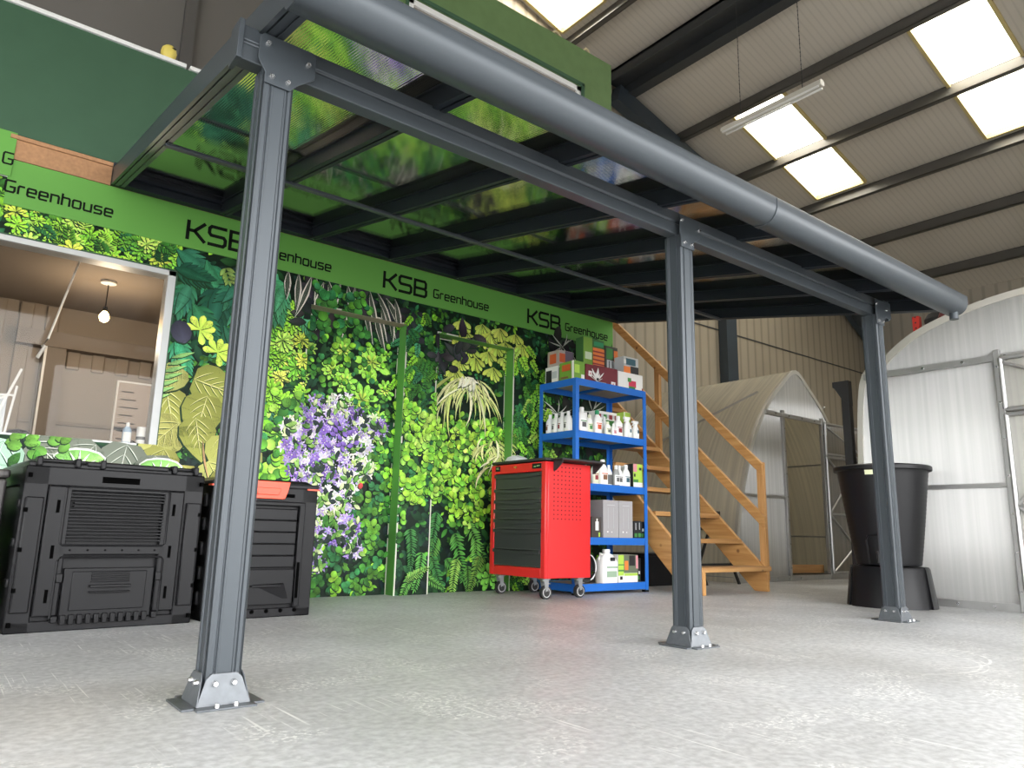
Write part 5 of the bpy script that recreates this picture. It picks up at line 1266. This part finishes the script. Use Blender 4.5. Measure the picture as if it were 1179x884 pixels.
def pol(r, z, da=0): return (r*math.cos(ta+da), r*math.sin(ta+da), z)
b = MB(); b.tube([pol(.262,.32,-.3), pol(.295,.50,-.3), pol(.30,.53,-.24), pol(.30,.535,-.1), pol(.30,.535,.2), pol(.30,.53,.28)], .007, 6); b.build('tap_recess_rim', m_butt, t)
b = MB(); b.cyl(pol(.24,.37), pol(.31,.37), .016); b.cyl(pol(.305,.40), pol(.305,.33), .013); b.cyl(pol(.305,.40,-.0), pol(.305,.415,.0), .02); b.build('tap', m_blackm, t)
b = MB(); v = []
for i in range(5):
    for z in (.99,1.025): v.append(pol(.328 if z < 1.01 else .3325, z, -.16+.045*i))
b.add(v, [(2*i, 2*i+2, 2*i+3, 2*i+1) for i in range(4)]); b.build('price_label', M('pale yellow sticker', (.75,.78,.5), .5), t, smooth=0)

t = thing('bracket_post', 'black upright post with an overhanging bracket top behind the water butt', 'post', (6.54, -1.80, 0))
b = MB(); b.box(-.03, .03, -.04, .035, 0, 1.93); b.box(-.06, .06, -.06, .06, 0, .012); b.build('post', m_blackm, t, bevel=.004)
b = MB(); b.prism([(-.042,1.80), (-.042,1.935), (.11,1.935), (.11,1.885), (.09,1.87), (.036,1.78), (-.042,1.70)], YZX, -.035, .035); b.build('bracket', m_blackm, t, bevel=.004)

# things lying on the large greenhouse roof
t = thing('red_bracket', 'small red perforated bracket standing on the greenhouse roof edge', 'bracket', (6.72, -2.40, 2.19))
b = MB(); b.box(-.03, .03, -.028, .028, 0, .27); b.build('upright', M('red painted steel', (.5,.03,.02), .4), t, bevel=.004)
b = MB()
for k in range(5): b.cyl((-.032,0,.06+.05*k), (-.028,0,.06+.05*k), .008, n=8)
b.each('hole', m_blackm, t); MB().bar((0,0,.12), (.0,-.1,.09), .02, .02).build('arm', m_blackm, t)
t = thing('garden_machine', 'black and dark red rounded machine lying on the greenhouse roof', 'machine', (6.75, -2.60, 2.315))
b = MB(); b.lathe([(.001,0), (.10,.0), (.135,.04), (.14,.09), (.11,.14), (.06,.165), (.001,.17)], n=24, sx=.8, sq=2.6); b.build('housing', m_blackm, t)
MB().lathe([(.001,.02), (.06,.02), (.08,.06), (.06,.11), (.001,.125)], (-.09,-.08,.01), 18).build('cowl', M('dark red plastic', (.12,.012,.015), .4), t)
MB().tube([(0,-.06,.13), (0,-.13,.155), (0,-.18,.13)], .018).build('handle', m_blackm, t)
t = thing('folded_bag', 'black folded bag on the greenhouse roof close to its ridge', 'bag', (6.78, -2.97, 2.40))
b = MB(); b.prism([(-.14,0), (-.145,.03), (-.05,.06), (.02,.075), (.06,.10), (.10,.085), (.145,.04), (.14,0)], lambda u, v, d: (d, -u, v), -.1, .1); b.build('bag_body', m_blackm, t, bevel=.012)
MB().tube([(-.1,.08,.04), (-.11,.02,.075), (-.1,-.06,.07)], .01).build('strap', m_blackm, t)

# ------------------------------------------------------------------ hanging batten light, ball on the parapet
t = thing('batten_light', 'unlit white fluorescent batten hanging on two chains under the roof', 'lamp', (8.21, 0, 6.16))
m_bat = M('cream enamel', (.62,.60,.54), .4)
b = MB(); b.prism([(-.05,.0), (-.05,.05), (-.025,.075), (.025,.075), (.05,.05), (.05,0), (.02,-.012), (-.02,-.012)], lambda u, v, d: (u, d, v), -.93, .58); b.build('batten_body', m_bat, t, bevel=.003)
for s in (-.045, .045): MB().cyl((s,-.9,-.02), (s,.55,-.02), .014, n=10).build('tube_lamp', m_white, t)
for y in (-.66, .27):
    b = MB(); n_ = 60
    HC = roofz(8.5)-.225-6.16-.075
    for k in range(n_):
        z0 = .075 + k*HC/n_; z1 = .075+(k+1)*HC/n_
        b.cyl((0,y,z0+.004), (0,y,z1-.004), .007 if k % 2 else .0045, n=5)
    b.build('chain', m_dsteel, t, smooth=0)
t = thing('ball', 'yellow ball with a dark patch sitting on the parapet top', 'ball', (.905, .02, 3.685))
MB().lathe([(.001,0), (.034,.006), (.047,.03), (.052,.06), (.046,.09), (.028,.11), (.001,.118)], n=20).build('ball_body', M('yellow plastic', (.72,.58,.12), .5, 0, .2, 20), t)
MB().lathe([(.001,0), (.016,.003), (.001,.006)], (.022,-.042,.075), 10).build('dark_patch', k_bk, t)
b = MB(); b.lathe([(.03,0), (.03,.09), (.022,.1), (.022,.13), (.001,.132)], (1.225,.03,3.685), 14); tag(b.build('small_pot', m_blackm), 'small black pot on the parapet top beside the canopy roof', 'pot')
